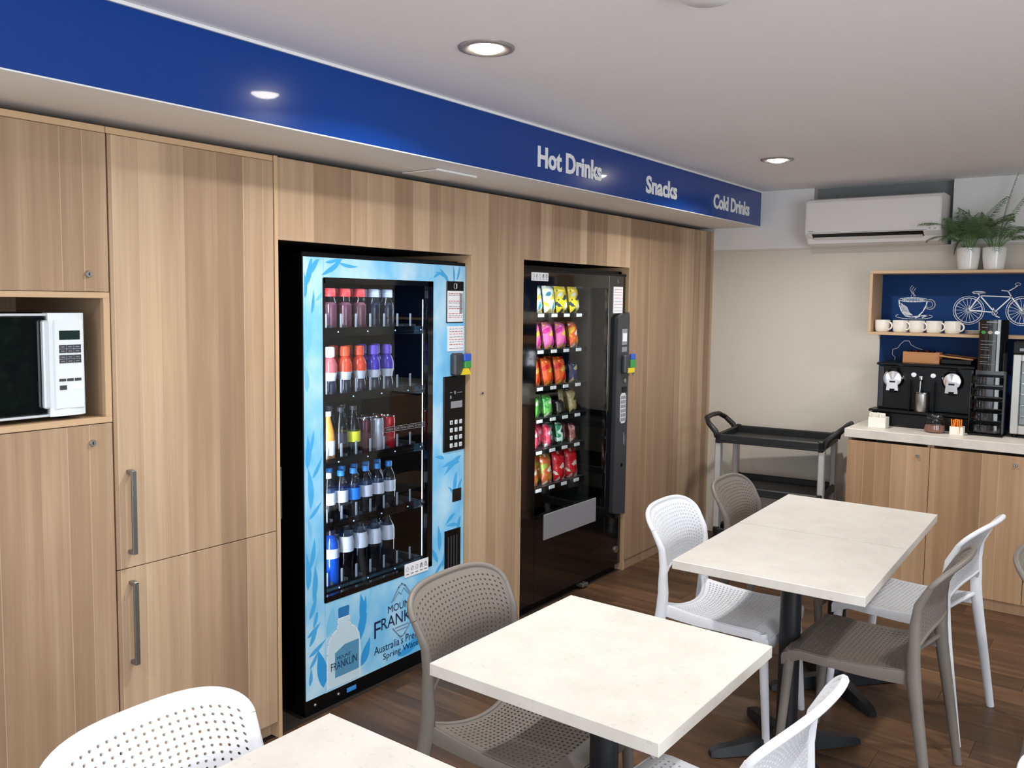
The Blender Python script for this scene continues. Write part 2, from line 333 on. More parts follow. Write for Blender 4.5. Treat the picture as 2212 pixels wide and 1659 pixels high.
struct('window_2', wmb, M['winframe'], smooth=False)
struct('ground', B(XR + .1, 16, -6, 12, -.12, -.06), mat('outdoor_paving', (120, 118, 112), .8, var=.1, scale=3), smooth=False)
struct('wall_garden', B(9.0, 9.2, -6, 12, -.06, 1.9), mat('dark_fence', (46, 48, 52), .7, var=.2), smooth=False)
for i, (bx, by) in enumerate(((6.6, 3.9), (6.9, 5.4), (7.0, 2.2))):
    t = thing('garden_shrub', 'green shrub outside the right window, %s' % ['middle one', 'far one', 'near one'][i], 'shrub', (bx, by, -.06), 'shrubs outside the window')
    obj('planter', MB().lathe([(.001, 0), (.20, 0), (.26, .42), (.23, .42), (.22, .36), (.001, .36)], (bx, by, -.06), 20), M['grey'], t)
    mb = MB(); rr = random.Random(i)
    for q in range(500):
        a = rr.uniform(0, 6.28); hgt = rr.random(); rad = .42 * math.sin(PI * (.15 + .8 * hgt)) * rr.uniform(.4, 1); c_ = Vector((bx + rad * math.cos(a), by + rad * math.sin(a), .35 + hgt * 1.2)); d1 = Vector((rr.uniform(-1, 1), rr.uniform(-1, 1), rr.uniform(-.6, 1))).normalized() * .07; d2 = d1.cross(Vector((rr.uniform(-1, 1), rr.uniform(-1, 1), .3))).normalized() * .025
        mb.poly([c_ - d1, c_ + d2, c_ + d1, c_ - d2])
    o = obj('foliage', mb, mat('shrub_green', (78, 120, 46), .5, var=.4, scale=20), t, smooth=False, fix=False); o['kind'] = 'stuff'
# bulkhead over the cabinets with its glossy blue sign fascia
struct('bulkhead', B(-.9, BX - .012, YF, YB, ZB, ZC), M['soffit'], smooth=False)
fas = thing('fascia_sign', 'long glossy blue fascia sign with white drinks and snacks lettering under the ceiling', 'sign', (BX, 2, ZB))
obj('blue_panel', B(BX - .011, BX, YF + .01, YB - .002, ZB + .004, ZC - .012), M['blue'], fas, smooth=False)
obj('edge_strip', B(BX - .011, BX + .006, YF + .01, YB - .002, ZC - .011, ZC - .001), M['white'], fas, smooth=False, label='thin white strip along the top of the sign')
obj('edge_strip', B(BX - .011, BX + .002, YF + .01, YB - .002, ZB - .001, ZB + .003), M['white'], fas, smooth=False)
for s, u0, u1, v0, v1 in (('Hot Drinks', 3.150, 3.692, 2.252, 2.345), ('Snacks', 4.152, 4.522, 2.246, 2.341), ('Cold Drinks', 5.026, 5.604, 2.247, 2.338)):
    obj('lettering', text_mb(s, 'L', BX, u0, u1, v0, v1, off=.001, thick=.003, bold=.03), M['white'], fas, smooth=False, label='white lettering reading ' + s)
ap = thing('access_panel', 'flat white access hatch in the soffit above the drinks machine', 'access panel', (.1, 2.77, 2.187))
obj('cover', B(.0, .2, 2.65, 2.89, 2.186, 2.191, b=.002), M['soffit'], ap); obj('trim_edge', B(.196, .206, 2.645, 2.895, 2.183, 2.1915), M['white'], ap)

# downlights
def downlight(x, y, label):
    t = thing('downlight', label, 'ceiling light', (x, y, ZC), 'recessed ceiling downlights')
    obj('ring', MB().lathe([(.088, -.001), (.086, -.006), (.070, -.009), (.052, .006 - .009), (.052, -.001)], (x, y, ZC), 32, cap=False), M['ring'], t, angle=60)
    obj('lens', MB().lathe([(.0005, -.018), (.022, -.0165), (.040, -.011), (.050, -.003)], (x, y, ZC), 28, cap=False), M['lamp'], t)
    l = bpy.data.lights.new('downlight_beam', 'AREA'); l.shape = 'DISK'; l.size = .1; l.energy = 15.5; l.color = (1, .975, .945); l.spread = R(150)
    o = bpy.data.objects.new('downlight_beam', l); C.objects.link(o); o.location = (0, 0, -.021); o.parent = t
downlight(.88, 2.115, 'larger looking round downlight in the ceiling over the drinks machine')
downlight(.90, 4.58, 'farther round downlight in the ceiling near the air conditioner')
downlight(.88, -.35, 'round downlight in the ceiling to the left, outside the frame')
downlight(2.9, 4.58, 'round downlight in the ceiling to the right, over the counter aisle')
downlight(2.9, 2.115, 'round downlight in the ceiling to the right of the tables')
downlight(2.9, -.35, 'round downlight in the ceiling behind the photographer')
sd = thing('smoke_detector', 'white round detector on the ceiling, cut by the top edge', 'detector', (1.655, 2.03, ZC))
obj('housing', MB().lathe([(.002, -.03), (.06, -.028), (.083, -.012), (.085, 0)], (1.65, 2.03, ZC), 28), M['white'], sd)

# ---------------------------------------------------------------- left cabinetry
G = .0015
def lock(parent, x, y, z, side='L', r=.0105):
    if side == 'L':
        o = obj('lock', MB().lathe([(r, 0), (r, .006), (r * .8, .009), (r * .45, .009), (r * .4, .007)], (x, y, z), 16, 'X'), M['steel'], parent)
        obj('keyhole', B(x + .007, x + .0095, y - .0012, y + .0012, z - .004, z + .004), M['black'], o)
    else:
        o = obj('lock', MB().lathe([(r, 0), (r, -.006), (r * .8, -.009), (r * .45, -.009), (r * .4, -.007)], (x, y, z), 16, 'Y'), M['steel'], parent)
        obj('keyhole', B(x - .0012, x + .0012, y - .0095, y - .007, z - .004, z + .004), M['black'], o)
D = .02
c1 = thing('wall_cabinet', 'tall oak cabinet at the left edge with a microwave niche and two locked doors', 'cabinet', (-.3, 1.08, 0))
Y0 = .78; Y1 = 1.3845
fr = MB()
fr.box(-.6, -D - .001, Y0, Y0 + .018, .06, ZT).box(-.6, -D - .001, Y1 - .018, Y1, .06, ZT)
fr.box(-.6, -D - .001, Y0 + .018, Y1 - .018, 1.652, 1.67).box(-.6, -D - .001, Y0 + .018, Y1 - .018, 1.27, 1.289).box(-.6, -.585, Y0, Y1, 0.06, ZT).box(-.6, -.02, Y0, Y1, ZT - .018, ZT)
obj('carcass', fr, M['woodL'], c1, smooth=False)
obj('niche_edge', MB().box(-D - .001, 0, Y0, Y1, 1.652, 1.6695, b=.001).box(-D - .001, 0, Y0, Y1, 1.2705, 1.289, b=.001).box(-D - .001, 0, 1.3645, Y1, 1.289, 1.652, b=.001).box(-D - .001, 0, Y0, Y0 + .018, 1.289, 1.652, b=.001), M['edge'], c1, label='pale oak edging round the microwave niche')
d = obj('door', B(-D, 0, Y0 + G, Y1 - G, 1.671, ZT - .022, b=.001), M['woodL'], c1, label='upper door with a small round lock'); lock(d, 0, 1.32, 1.723)
d = obj('door', B(-D, 0, Y0 + G, Y1 - G, .066, 1.268, b=.001), M['woodL'], c1, label='long lower door'); lock(d, 0, 1.319, 1.213)
obj('cornice', B(-D, -.004, Y0, Y1, ZT - .02, ZT, b=.001), M['edge'], c1)
obj('kickboard', B(-.06, -.045, Y0, Y1, 0, .064), M['woodL'], c1, smooth=False)
c2 = thing('wall_cabinet', 'tall oak cabinet with two bar handles, left of the blue drinks machine', 'cabinet', (-.3, 1.69, 0))
Y0 = 1.3865; Y1 = 2.013
obj('carcass', MB().box(-.6, -D - .001, Y0, Y0 + .016, .06, ZT).box(-.6, -D - .001, 1.98, 1.996, .06, ZT).box(-.6, -.585, Y0, 1.996, .06, ZT).box(-.6, -.02, Y0, 1.996, ZT - .016, ZT).box(-.6, -.022, Y0, 1.996, .79, .806), M['woodL'], c2, smooth=False)
for z0, z1, h0, h1, lb in ((.7995, ZT - .022, .846, 1.114, 'taller upper door with bar handle'), (.066, .7965, .487, .757, 'shorter lower door with bar handle')):
    d = obj('door', B(-D, 0, Y0 + G, 1.996 - G, z0, z1, b=.001), M['woodL'], c2, label=lb)
    hy = 1.432
    obj('handle', MB().box(.024, .033, hy - .008, hy + .008, h0, h1, b=.0015).box(0, .025, hy - .008, hy + .008, h0, h0 + .012, b=.001).box(0, .025, hy - .008, hy + .008, h1 - .012, h1, b=.001), M['handle'], d)
obj('cornice', B(-D, -.004, Y0, 1.996, ZT - .02, ZT, b=.001), M['edge'], c2)
obj('end_panel', B(-.62, .003, 1.9975, Y1, 0, ZT, b=.001), M['edge'], c2, label='pale edge panel beside the drinks machine opening')
obj('kickboard', B(-.06, -.045, Y0, 1.9965, 0, .064), M['woodL'], c2, smooth=False)
su = thing('panel_surround', 'oak panelling framing the two vending machines up to the back corner', 'panelling', (-.3, 3.9, 0))
obj('header_panel', B(-D, 0, 2.0145, 3.117, 1.870, ZT - .003, b=.001), M['woodL'], su, label='oak panel above the drinks machine')
obj('header_panel', B(-D, 0, 3.5195, 4.603, 1.868, ZT - .003, b=.001), M['woodL'], su, label='oak panel above the snack machine')
p = obj('upright_panel', B(-D, 0, 3.1185, 3.5185, .062, ZT - .003, b=.001), M['woodL'], su, label='oak upright between the two machines'); lock(p, 0, 3.193, 1.218, r=.008)
p = obj('upright_panel', B(-D, 0, 4.6045, 5.82, .062, ZT - .003, b=.001), M['woodL'], su, label='wide oak panel right of the snack machine'); lock(p, 0, 4.673, 1.228, r=.008)
for y0, y1 in ((3.108, 3.124), (3.507, 3.5225), (4.602, 4.616)): obj('side_lining', B(-.85, -.0005 - D * (0), y0, y1, 0, 1.869), M['edge'], su, smooth=False)
obj('kickboard', B(-.03, -.012, 3.125, 3.507, 0, .060), M['woodL'], su, smooth=False); obj('kickboard', B(-.03, -.006, 4.617, 5.82, 0, .060), M['woodL'], su, smooth=False)
obj('opening_lining', MB().box(-.84, -.021, 2.0135, 3.107, 1.872, 1.885).box(-.84, -.83, 2.0135, 4.6, 0, 1.87).box(-.84, -.021, 3.523, 4.6, 1.872, 1.885).box(-.84, -.025, 2.0135, 2.018, 0, 1.87), M['dark'], su, smooth=False, label='black lining inside the machine openings')

# ---------------------------------------------------------------- microwave
mwv = thing('microwave', 'silver and black microwave oven in the oak niche', 'microwave', (-.2, 1.06, 1.289))
x = -.03
obj('body', B(-.40, x - .02, .80, 1.311, 1.303, 1.604, b=.006), M['black'], mwv)
obj('door', B(x - .02, x + .005, .802, 1.206, 1.309, 1.598, b=.004), M['mwdoor'], mwv, label='glossy black glass door')
for zz in (1.598, 1.302): obj('door_trim', B(x - .018, x + .007, .80, 1.208, zz, zz + .0075, b=.002), M['mwsilver'], mwv)
obj('handle', MB().box(x + .006, x + .026, 1.188, 1.205, 1.328, 1.586, b=.004).box(x, x + .01, 1.19, 1.20, 1.34, 1.36).box(x, x + .01, 1.19, 1.20, 1.55, 1.57), M['mwsilver'], mwv)
cp = obj('control_panel', MB().prism([(1.208, x - .02)] + [(1.208, x + .012), (1.25, x + .018), (1.30, x + .014), (1.315, x + .004), (1.317, x - .02)], 1.302, 1.607, 'XY'), M['mwpanel'], mwv)
for v in cp.data.vertices:
    a, b_, c_ = v.co + Vector((-.2, 1.06, 1.289)); v.co = Vector((b_, a, c_)) - Vector((-.2, 1.06, 1.289))
xf = x + .019
obj('inset_panel', B(x, xf, 1.222, 1.308, 1.322, 1.588, b=.003), M['mwpanel'], cp)
obj('display', B(xf - .001, xf + .001, 1.236, 1.296, 1.528, 1.555), M['lcd'], cp)
for a, b2, z in ((1.235, 1.299, 1.513), (1.235, 1.299, 1.483)):
    for j in range(3):
        for q in range(2): obj('button', B(xf - .001, xf + .0015, a + j * .0215, a + j * .0215 + .0202, z - q * .0125 - .0115, z - q * .0125), M['grey'], cp, smooth=False)
for j in range(3): obj('button', B(xf - .001, xf + .0015, 1.233 + j * .0225, 1.252 + j * .0225, 1.405, 1.413), M['grey'], cp, smooth=False)
obj('button', B(xf - .001, xf + .0015, 1.234, 1.254, 1.380, 1.393), M['grey'], cp, smooth=False); obj('button', B(xf - .001, xf + .001, 1.278, 1.299, 1.379, 1.395), M['white'], cp, smooth=False)
mk = MB()
for i in range(3):
    for q in range(2):
        for z in (1.513, 1.483): rect(mk, 'L', xf, 1.239 + i * .0215, 1.250 + i * .0215, z - q * .0125 - .0072, z - q * .0125 - .0050, .0019)
obj('marking', mk, M['greyink'], cp, smooth=False, fix=False)
for yv in (.85, 1.27): obj('foot', MB().lathe([(.012, 0), (.014, .014)], (-.08, yv, 1.289), 12), M['black'], mwv)

# ---------------------------------------------------------------- drinks vending machine
VX = -.03; y0, y1 = 2.153, 3.104; wz0, wz1 = .447, 1.739; wy0, wy1 = 2.251, 2.880
vm = thing('drinks_vending_machine', 'blue drinks vending machine with a lit glass front of bottles', 'vending machine', (-.4, 2.63, 0))
cab = MB().box(-.80, -.785, y0, y1, .05, 1.84).box(-.80, VX - .05, y0, y0 + .03, .05, 1.84).box(-.80, VX - .05, y1 - .03, y1, .05, 1.84).box(-.80, VX - .05, y0, y1, 1.80, 1.84).box(-.80, VX - .05, y0, y1, .05, .36)
cab.box(-.785, VX - .06, wy1 + .09, wy1 + .11, .36, 1.80)
obj('cabinet', cab, M['black'], vm, smooth=False)
obj('back_liner', B(-.60, -.59, y0 + .03, wy1 + .09, .36, 1.80), M['dark'], vm, smooth=False)
door = obj('door', MB().box(VX - .05, VX, y0, wy0, .072, 1.818, b=.002).box(VX - .05, VX, wy1, y1, .072, 1.818, b=.002).box(VX - .05, VX, wy0, wy1, .072, wz0, b=.0).box(VX - .05, VX, wy0, wy1, wz1, 1.818, b=.0), M['artbase'], vm, smooth=False, label='sky blue printed door')
obj('door_edge', MB().box(VX - .06, VX - .003, y0 - .006, y0, .05, 1.83).box(VX - .06, VX - .003, y0, y1, 1.818, 1.832), M['black'], door, smooth=False)
gf = .020
obj('window_frame', MB().box(VX - .020, VX + .002, wy0 - .006, wy0 + .006, wz0, wz1).box(VX - .020, VX + .002, wy1 - gf - .014, wy1, wz0, wz1).box(VX - .020, VX + .002, wy0, wy1, wz1 - gf, wz1 + .003).box(VX - .020, VX + .002, wy0, wy1, wz0 - .003, wz0 + gf), M['blackg'], door, smooth=False)
obj('pane', B(VX - .012, VX - .006, wy0 + .004, wy1 - .03, wz0 + .01, wz1 - .01), M['glass'], door, smooth=False, label='clear glass pane')
obj('plinth', MB().box(-.75, VX - .02, y0 + .01, y1 - .01, 0.0, .070), M['black'], vm, smooth=False)
for yb, zb in ((2.212, .045), (2.335, .045)): obj('bolt', MB().lathe([(.007, 0), (.007, .004), (.004, .007)], (VX - .02, yb, zb - .012), 12, 'X'), M['steel'], vm)
obj('badge', B(VX - .02, VX - .012, 2.378, 2.43, .022, .042, b=.003), M['capb'], vm, label='small pale blue badge at the foot')
obj('rubber_seal', B(-.1, -.02, 2.02, 2.04, .83, 1.03, b=.004), M['grey'], vm, label='grey hinge box in the gap at the left')
# print on the door: leaves, bottle picture, emblem and lettering
def leaf(mb, u, v, L, ang, wd, off=.0006):
    a = R(ang); pts = []
    for i in range(9):
        t = i / 8; pts.append((t * L, wd * math.sin(PI * t ** .8) * .5))
    for i in range(7, 0, -1):
        t = i / 8; pts.append((t * L, -wd * math.sin(PI * t ** .8) * .38))
    q = []
    for px_, py_ in pts:
        bend = .25 * px_ * px_ / max(L, .01)
        X = px_; Y = py_ + bend; q.append(pl('L', VX, u + X * math.cos(a) - Y * math.sin(a), v + X * math.sin(a) + Y * math.cos(a), off))
    mb.poly(q)
LO = [0]
lm, ld, ll = MB(), MB(), MB()
def clampleaf(mb, u, v, L, ang, wd, off, ulo, uhi, vlo, vhi):
    LO[0] += 1; m2 = MB(); leaf(m2, u, v, L, ang, wd, off + .00001 * LO[0])
    mb.add([(p_[0], min(max(p_[1], ulo), uhi), min(max(p_[2], vlo), vhi)) for p_ in m2.v], m2.f)
lo = (y0 + .003, wy0 - .008, .08, 1.81)
for u, v, L, a, wd in ((2.16, 1.70, .13, 62, .03), (2.165, 1.74, .12, 40, .026), (2.16, 1.66, .10, 80, .02), (2.19, 1.60, .09, 70, .016), (2.17, 1.05, .10, 60, .02), (2.165, 1.0, .13, 75, .03), (2.19, .96, .09, 45, .02), (2.18, .84, .16, 80, .032), (2.17, .80, .09, 30, .02), (2.175, .60, .12, 65, .026), (2.165, .52, .15, 80, .034), (2.19, .47, .14, 72, .03), (2.17, .40, .1, 55, .024)):
    clampleaf(lm, u, v, L, a, wd, .0006, *lo)
for u, v, L, a, wd in ((2.165, 1.30, .1, 80, .03), (2.17, 1.45, .1, 70, .02), (2.18, .72, .09, 85, .02), (2.20, .60, .08, 60, .02), (2.21, 1.65, .07, 30, .018)): clampleaf(ll, u, v, L, a, wd, .0005, *lo)
lo = (y0 + .003, 2.34, .08, .42)
for u, v, L, a, wd in ((2.16, .33, .08, 20, .022), (2.17, .29, .09, 50, .024), (2.165, .25, .10, 15, .022), (2.17, .20, .08, 40, .02), (2.17, .13, .07, 70, .02), (2.19, .36, .08, 60, .02)): clampleaf(lm, u, v, L, a, wd, .0006, *lo)
lo = (2.2, 2.6, 1.742, 1.815)
for u, v, L, a, wd in ((2.24, 1.75, .12, 20, .02), (2.28, 1.76, .12, 35, .022), (2.33, 1.80, .10, -20, .016), (2.26, 1.80, .08, 0, .015)): clampleaf(lm, u, v, L, a, wd, .0006, *lo)
lo = (wy1 + .003, y1 - .003, 1.70, 1.815)
for u, v, L, a, wd in ((2.99, 1.73, .10, 120, .02), (2.98, 1.76, .09, 150, .02), (3.02, 1.74, .08, 80, .016), (3.04, 1.75, .08, 60, .016), (2.93, 1.78, .06, 190, .015)): clampleaf(lm, u, v, L, a, wd, .0006, *lo)
lo = (wy1 + .003, y1 - .003, .36, .96)
for u, v, L, a, wd in ((3.08, .93, .14, 200, .03), (3.07, .90, .12, 170, .028), (3.05, .86, .14, 250, .03), (3.09, .82, .12, 230, .02), (3.06, .72, .1, 120, .022), (3.04, .66, .08, 200, .022), (3.08, .64, .10, 240, .024), (3.06, .60, .08, 160, .02), (2.93, .50, .12, 80, .03), (2.92, .45, .1, 110, .026), (2.95, .42, .09, 60, .026), (2.90, .40, .09, 30, .02), (3.02, .98, .07, 160, .02), (2.96, .93, .06, 150, .02)): clampleaf(lm, u, v, L, a, wd, .0006, *lo)
for u, v, L, a, wd in ((2.42, .22, .2, 62, .05), (2.45, .30, .13, 80, .04), (2.24, .10, .16, 85, .06), (2.44, .12, .12, 50, .05), (2.66, .09, .2, 5, .05)): clampleaf(ld, u, v, L, a, wd, .0003, y0 + .003, 3.0, .078, .44)
for u, v, L, a, wd in ((2.47, .34, .12, 60, .02), (2.26, .30, .12, 60, .05), (2.50, .2, .12, 30, .05)): clampleaf(ll, u, v, L, a, wd, .0004, y0 + .003, 3.0, .078, .44)
for mm, kk in ((lm, 'leafp'), (ld, 'leafd'), (ll, 'leafl')): tag(obj('leaf_print', mm, M[kk], door, smooth=False, fix=False), kind='stuff')
bp = MB(); bc, bw = 2.348, .088
out = [(-1, .0), (-1.02, .10), (-1, .17), (-.94, .22), (-.75, .255), (-.42, .278), (-.36, .30), (-.36, .325)]
prof = [(bc + a * bw, .080 + b_ * .86) for a, b_ in out] + [(bc - a * bw, .080 + b_ * .86) for a, b_ in reversed(out)]
bp.poly([pl('L', VX, u, v, .0009) for u, v in prof]); obj('bottle_print', bp, M['btlprint'], door, smooth=False, fix=False)
obj('cap_print', MB().poly([pl('L', VX, bc + a, b_, .0010) for a, b_ in ((-.027, .358), (.027, .358), (.030, .398), (.025, .405), (-.025, .405), (-.030, .398))]), M['capprint'], door, smooth=False, fix=False)
lp = MB().poly([pl('L', VX, u, v, .0012) for u, v in ((2.300, .118), (2.430, .118), (2.430, .245), (2.352, .245), (2.30, .222))]); obj('label_print', lp, M['lblprint'], door, smooth=False, fix=False)
hl = MB(); ribbon(hl, 'L', VX, prof, .004, .0011); obj('outline_print', hl, M['chalk'], door, smooth=False, fix=False)
for tx, u0, u1, v0, v1, of in (('MOUNT', 2.310, 2.385, .190, .204, .0018), ('FRANKLIN', 2.278, 2.418, .152, .184, .0018), ('MOUNT', 2.600, 2.760, .300, .333, .0014), ('F', 2.518, 2.556, .212, .285, .0014), ('RANKLIN', 2.560, 2.840, .237, .288, .0014), ("Australia's Premium", 2.518, 2.860, .140, .176, .0014), ('Spring Water', 2.570, 2.810, .094, .130, .0014)):
    obj('lettering', text_mb(tx, 'L', VX, u0, u1, v0, v1, of), M['inknavy'], door, smooth=False, fix=False, label='dark blue printed lettering')
em = MB(); c0 = 2.685
ribbon(em, 'L', VX, [(c0 - .062, .345), (c0 - .02, .400), (c0, .412), (c0 + .02, .400), (c0 + .062, .345)], .007, .0012)
ribbon(em, 'L', VX, [(c0 - .056, .225), (c0 - .018, .182), (c0, .172), (c0 + .018, .182), (c0 + .056, .225)], .006, .0012)
ribbon(em, 'L', VX, [(2.318, .212), (2.347, .236), (2.376, .212)], .003, .0016); ribbon(em, 'L', VX, [(2.318, .142), (2.347, .122), (2.376, .142)], .003, .0016)
ribbon(em, 'L', VX, [(c0 - .05, .348), (c0 - .02, .378), (c0 - .005, .366), (c0 + .012, .390), (c0 + .05, .348)], .004, .0012)
ribbon(em, 'L', VX, [(c0 - .04, .222), (c0 + .04, .222)], .006, .0012); ribbon(em, 'L', VX, [(c0 - .03, .207), (c0 + .03, .207)], .005, .0012)
obj('emblem', em, M['greyp'], door, smooth=False, fix=False)
# notices, reader, keypad, coin return
def notice(parent, x, u0, u1, v0, v1, rows, cols=('ink', 'red'), head=None, seed=1, frame=None):
    if frame: obj('notice_frame', B(x, x + .004, u0 - .004, u1 + .004, v0 - .005, v1 + .005, b=.001), M['black'], parent)
    o = obj('notice', B(x, x + .005, u0, u1, v0, v1), M['paper'], parent, smooth=False)
    rr = random.Random(seed); ms = {c: MB() for c in cols}
    for r_ in rows:
        vv = v1 - r_ * (v1 - v0); c = cols[0] if rr.random() < .6 else cols[-1]; uu = u0 + (u1 - u0) * .08
        while uu < u1 - (u1 - u0) * .12:
            ln = (u1 - u0) * rr.uniform(.08, .22); rect(ms[c], 'L', x + .005, uu, min(uu + ln, u1 - .004), vv - .0028, vv, .0006); uu += ln + (u1 - u0) * .05
    for c, m_ in ms.items():
        if m_.v: obj('print', m_, M[c], o, smooth=False, fix=False)
    return o
obj('notice_header', B(VX, VX + .007, 2.967, 3.086, 1.702, 1.746, b=.004), M['black'], door)
mk = MB(); ribbon(mk, 'L', VX + .007, arc(3.024, 1.724, .010, .012, 100, 260, 8), .004, .0005); rect(mk, 'L', VX + .007, 3.030, 3.036, 1.712, 1.736, .0005); obj('symbol', mk, M['white'], door, smooth=False, fix=False)
n = notice(door, VX, 2.972, 3.082, 1.56, 1.702, (.08, .13, .32, .38, .5, .56, .72, .78, .84), ('red', 'greyink'), seed=4, frame=1)
mk = MB(); rect(mk, 'L', VX + .005, 3.056, 3.078, 1.60, 1.692, .0004); obj('print', mk, M['greyink'], n, smooth=False, fix=False)
notice(door, VX, 2.978, 3.088, 1.425, 1.540, (.1, .2, .3, .42, .52, .62, .72, .88), ('greyink', 'red'), seed=9)
rd = obj('card_reader', B(VX, VX + .035, 2.994, 3.060, 1.312, 1.416, b=.008), M['grey'], door, label='grey cashless card reader')
obj('sticker', MB().box(VX + .030, VX + .045, 3.050, 3.10, 1.378, 1.412, b=.003), M['sign_blue'], rd); obj('sticker', B(VX + .030, VX + .046, 3.055, 3.098, 1.345, 1.378, b=.003), M['sign_green'], rd)
obj('sticker', MB().prism([(3.035, 1.316), (3.095, 1.316), (3.078, 1.345), (3.052, 1.345)], VX + .03, VX + .047), M['sign_yellow'], rd)
kp = obj('keypad_panel', B(VX - .002, VX + .008, 2.950, 3.101, .958, 1.309, b=.003), M['black'], door, label='black panel with number keys')
obj('display', B(VX + .007, VX + .0095, 2.996, 3.076, 1.160, 1.192), M['greyink'], kp, smooth=False)
mk = MB(); rect(mk, 'L', VX + .008, 2.99, 3.005, 1.232, 1.236, .0006); rect(mk, 'L', VX + .008, 3.02, 3.03, 1.225, 1.240, .0006); rect(mk, 'L', VX + .008, 3.04, 3.075, 1.23, 1.233, .0006); rect(mk, 'L', VX + .008, 2.99, 3.0, 1.205, 1.22, .0006); rect(mk, 'L', VX + .008, 3.01, 3.045, .978, .981, .0006)
obj('marking', mk, M['greyink'], kp, smooth=False, fix=False)
k0 = None
for j in range(3):
    for q in range(4):
        u = 2.990 + j * .033; v = 1.104 - q * .036
        k1 = obj('key', B(VX + .007, VX + .012, u, u + .018, v - .020, v, b=.0015), M['key'], kp)
        mk = text_mb(['123', '456', '789', '*0#'][q][j], 'L', VX + .012, u + .006, u + .012, v - .015, v - .005, .0004); obj('digit', mk, M['ink'], kp, smooth=False, fix=False)
obj('coin_return', MB().box(VX - .002, VX + .002, 3.020, 3.083, .715, .775), M['blackg'], door, smooth=False, label='small square black coin return')
dv = obj('delivery_slot', MB().box(VX - .002, VX + .003, 2.966, 3.078, .36, .585), M['black'], door, smooth=False, label='tall black opening at the lower right')
for j in range(4): obj('rib', B(VX + .003, VX + .007, 2.985 + j * .02, 2.991 + j * .02, .37, .555), M['grey'], dv, smooth=False)
sk = obj('warning_sticker', B(VX + .002, VX + .0035, 2.700, 2.853, .432, .492), M['paper'], door, smooth=False, label='white sticker with five small pictograms')
def pictos(parent, x, u0, u1, v0, v1):
    mk = MB(); n = 5; d_ = (u1 - u0) / n
    for i in range(n):
        c = u0 + d_ * (i + .5); vm_ = v0 + (v1 - v0) * .60; rr = d_ * .26
        ribbon(mk, 'L', x, arc(c, vm_, rr, rr * 1.2, 0, 360, 10), .0016, .0004)
        if i % 2: ribbon(mk, 'L', x, [(c - rr, vm_ - rr), (c + rr, vm_ + rr)], .0018, .0005)
        if i > 2: ribbon(mk, 'L', x, [(c - rr, vm_ - rr * 1.6), (c, vm_ + rr * 1.4), (c + rr, vm_ - rr * 1.6)], .0018, .0005)
        rect(mk, 'L', x, c - d_ * .3, c + d_ * .3, v0 + (v1 - v0) * .16, v0 + (v1 - v0) * .22, .0004)
    obj('print', mk, M['ink'], parent, smooth=False, fix=False)
pictos(sk, VX + .0035, 2.703, 2.85, .434, .49)
bs = obj('slogan_strip', B(VX - .006, VX - .0052, 2.585, 2.835, 1.092, 1.116), M['tint'], door, smooth=False)
mk = MB(); ribbon(mk, 'L', VX - .005, [(2.585, 1.094), (2.835, 1.094), (2.835, 1.114), (2.585, 1.114)], .0015, .0004, True)
text_mb('MAKE SELECTION USING KEYPAD', 'L', VX - .005, 2.595, 2.825, 1.099, 1.109, .0004, mb=mk); obj('lettering', mk, M['greyink'], bs, smooth=False, fix=False)
# light strips inside the window
obj('light_strip', B(-.122, -.120, 2.909, 2.912, .47, 1.66), M['led'], vm, smooth=False, label='bright vertical light strip inside')
obj('light_strip', B(-.115, -.10, wy0 - .045, wy0 - .03, .47, 1.70), M['led'], vm, smooth=False)
obj('light_strip', B(-.115, -.10, 2.26, 2.86, 1.745, 1.755), M['led'], vm, smooth=False)
def strip_lamp(name, parent, loc, rot, sx, sy, e, col):
    o = area(name, Vector(loc) - parent.location, rot, sx, sy, e, col); o.parent = parent
strip_lamp('strip_lamp', vm, (-.07, 2.262, 1.08), (R(90), 0, R(35)), .02, 1.2, 5, (.82, .9, 1))
strip_lamp('strip_lamp', vm, (-.115, 2.935, 1.08), (R(90), 0, R(150)), .02, 1.2, 2.5, (.85, .92, 1))
strip_lamp('strip_lamp', vm, (-.075, 2.56, 1.725), (R(-25), 0, R(90)), .55, .02, 2.5, (.85, .92, 1))
# shelves
rows = [1.520, 1.250, .985, .722, .455]
for i, z in enumerate(rows):
    sh = obj('shelf', B(-.58, -.105, 2.20, 2.94, z - .012, z, b=.001), M['grey'], vm, smooth=False)
    obj('rail', B(-.105, -.098, 2.20, 2.94, z - .014, z + .022), M['tint'], sh, smooth=False)
    for j in range(7):
        u = 2.36 + j * .0815
        obj('divider', B(-.40, -.108, u - .0015, u + .0015, z, z + .03), M['grey'], sh, smooth=False)
        obj('guard', MB().box(-.112, -.108, u - .036, u - .026, z + .022, z + .078, b=.001), M['guard'], sh, smooth=False, label='clear upright product guard')
        if (i + j) % 2 == 0: obj('indicator', B(-.0978, -.0965, u + .022, u + .027, z + .002, z + .007), M['indicator'], sh, smooth=False)

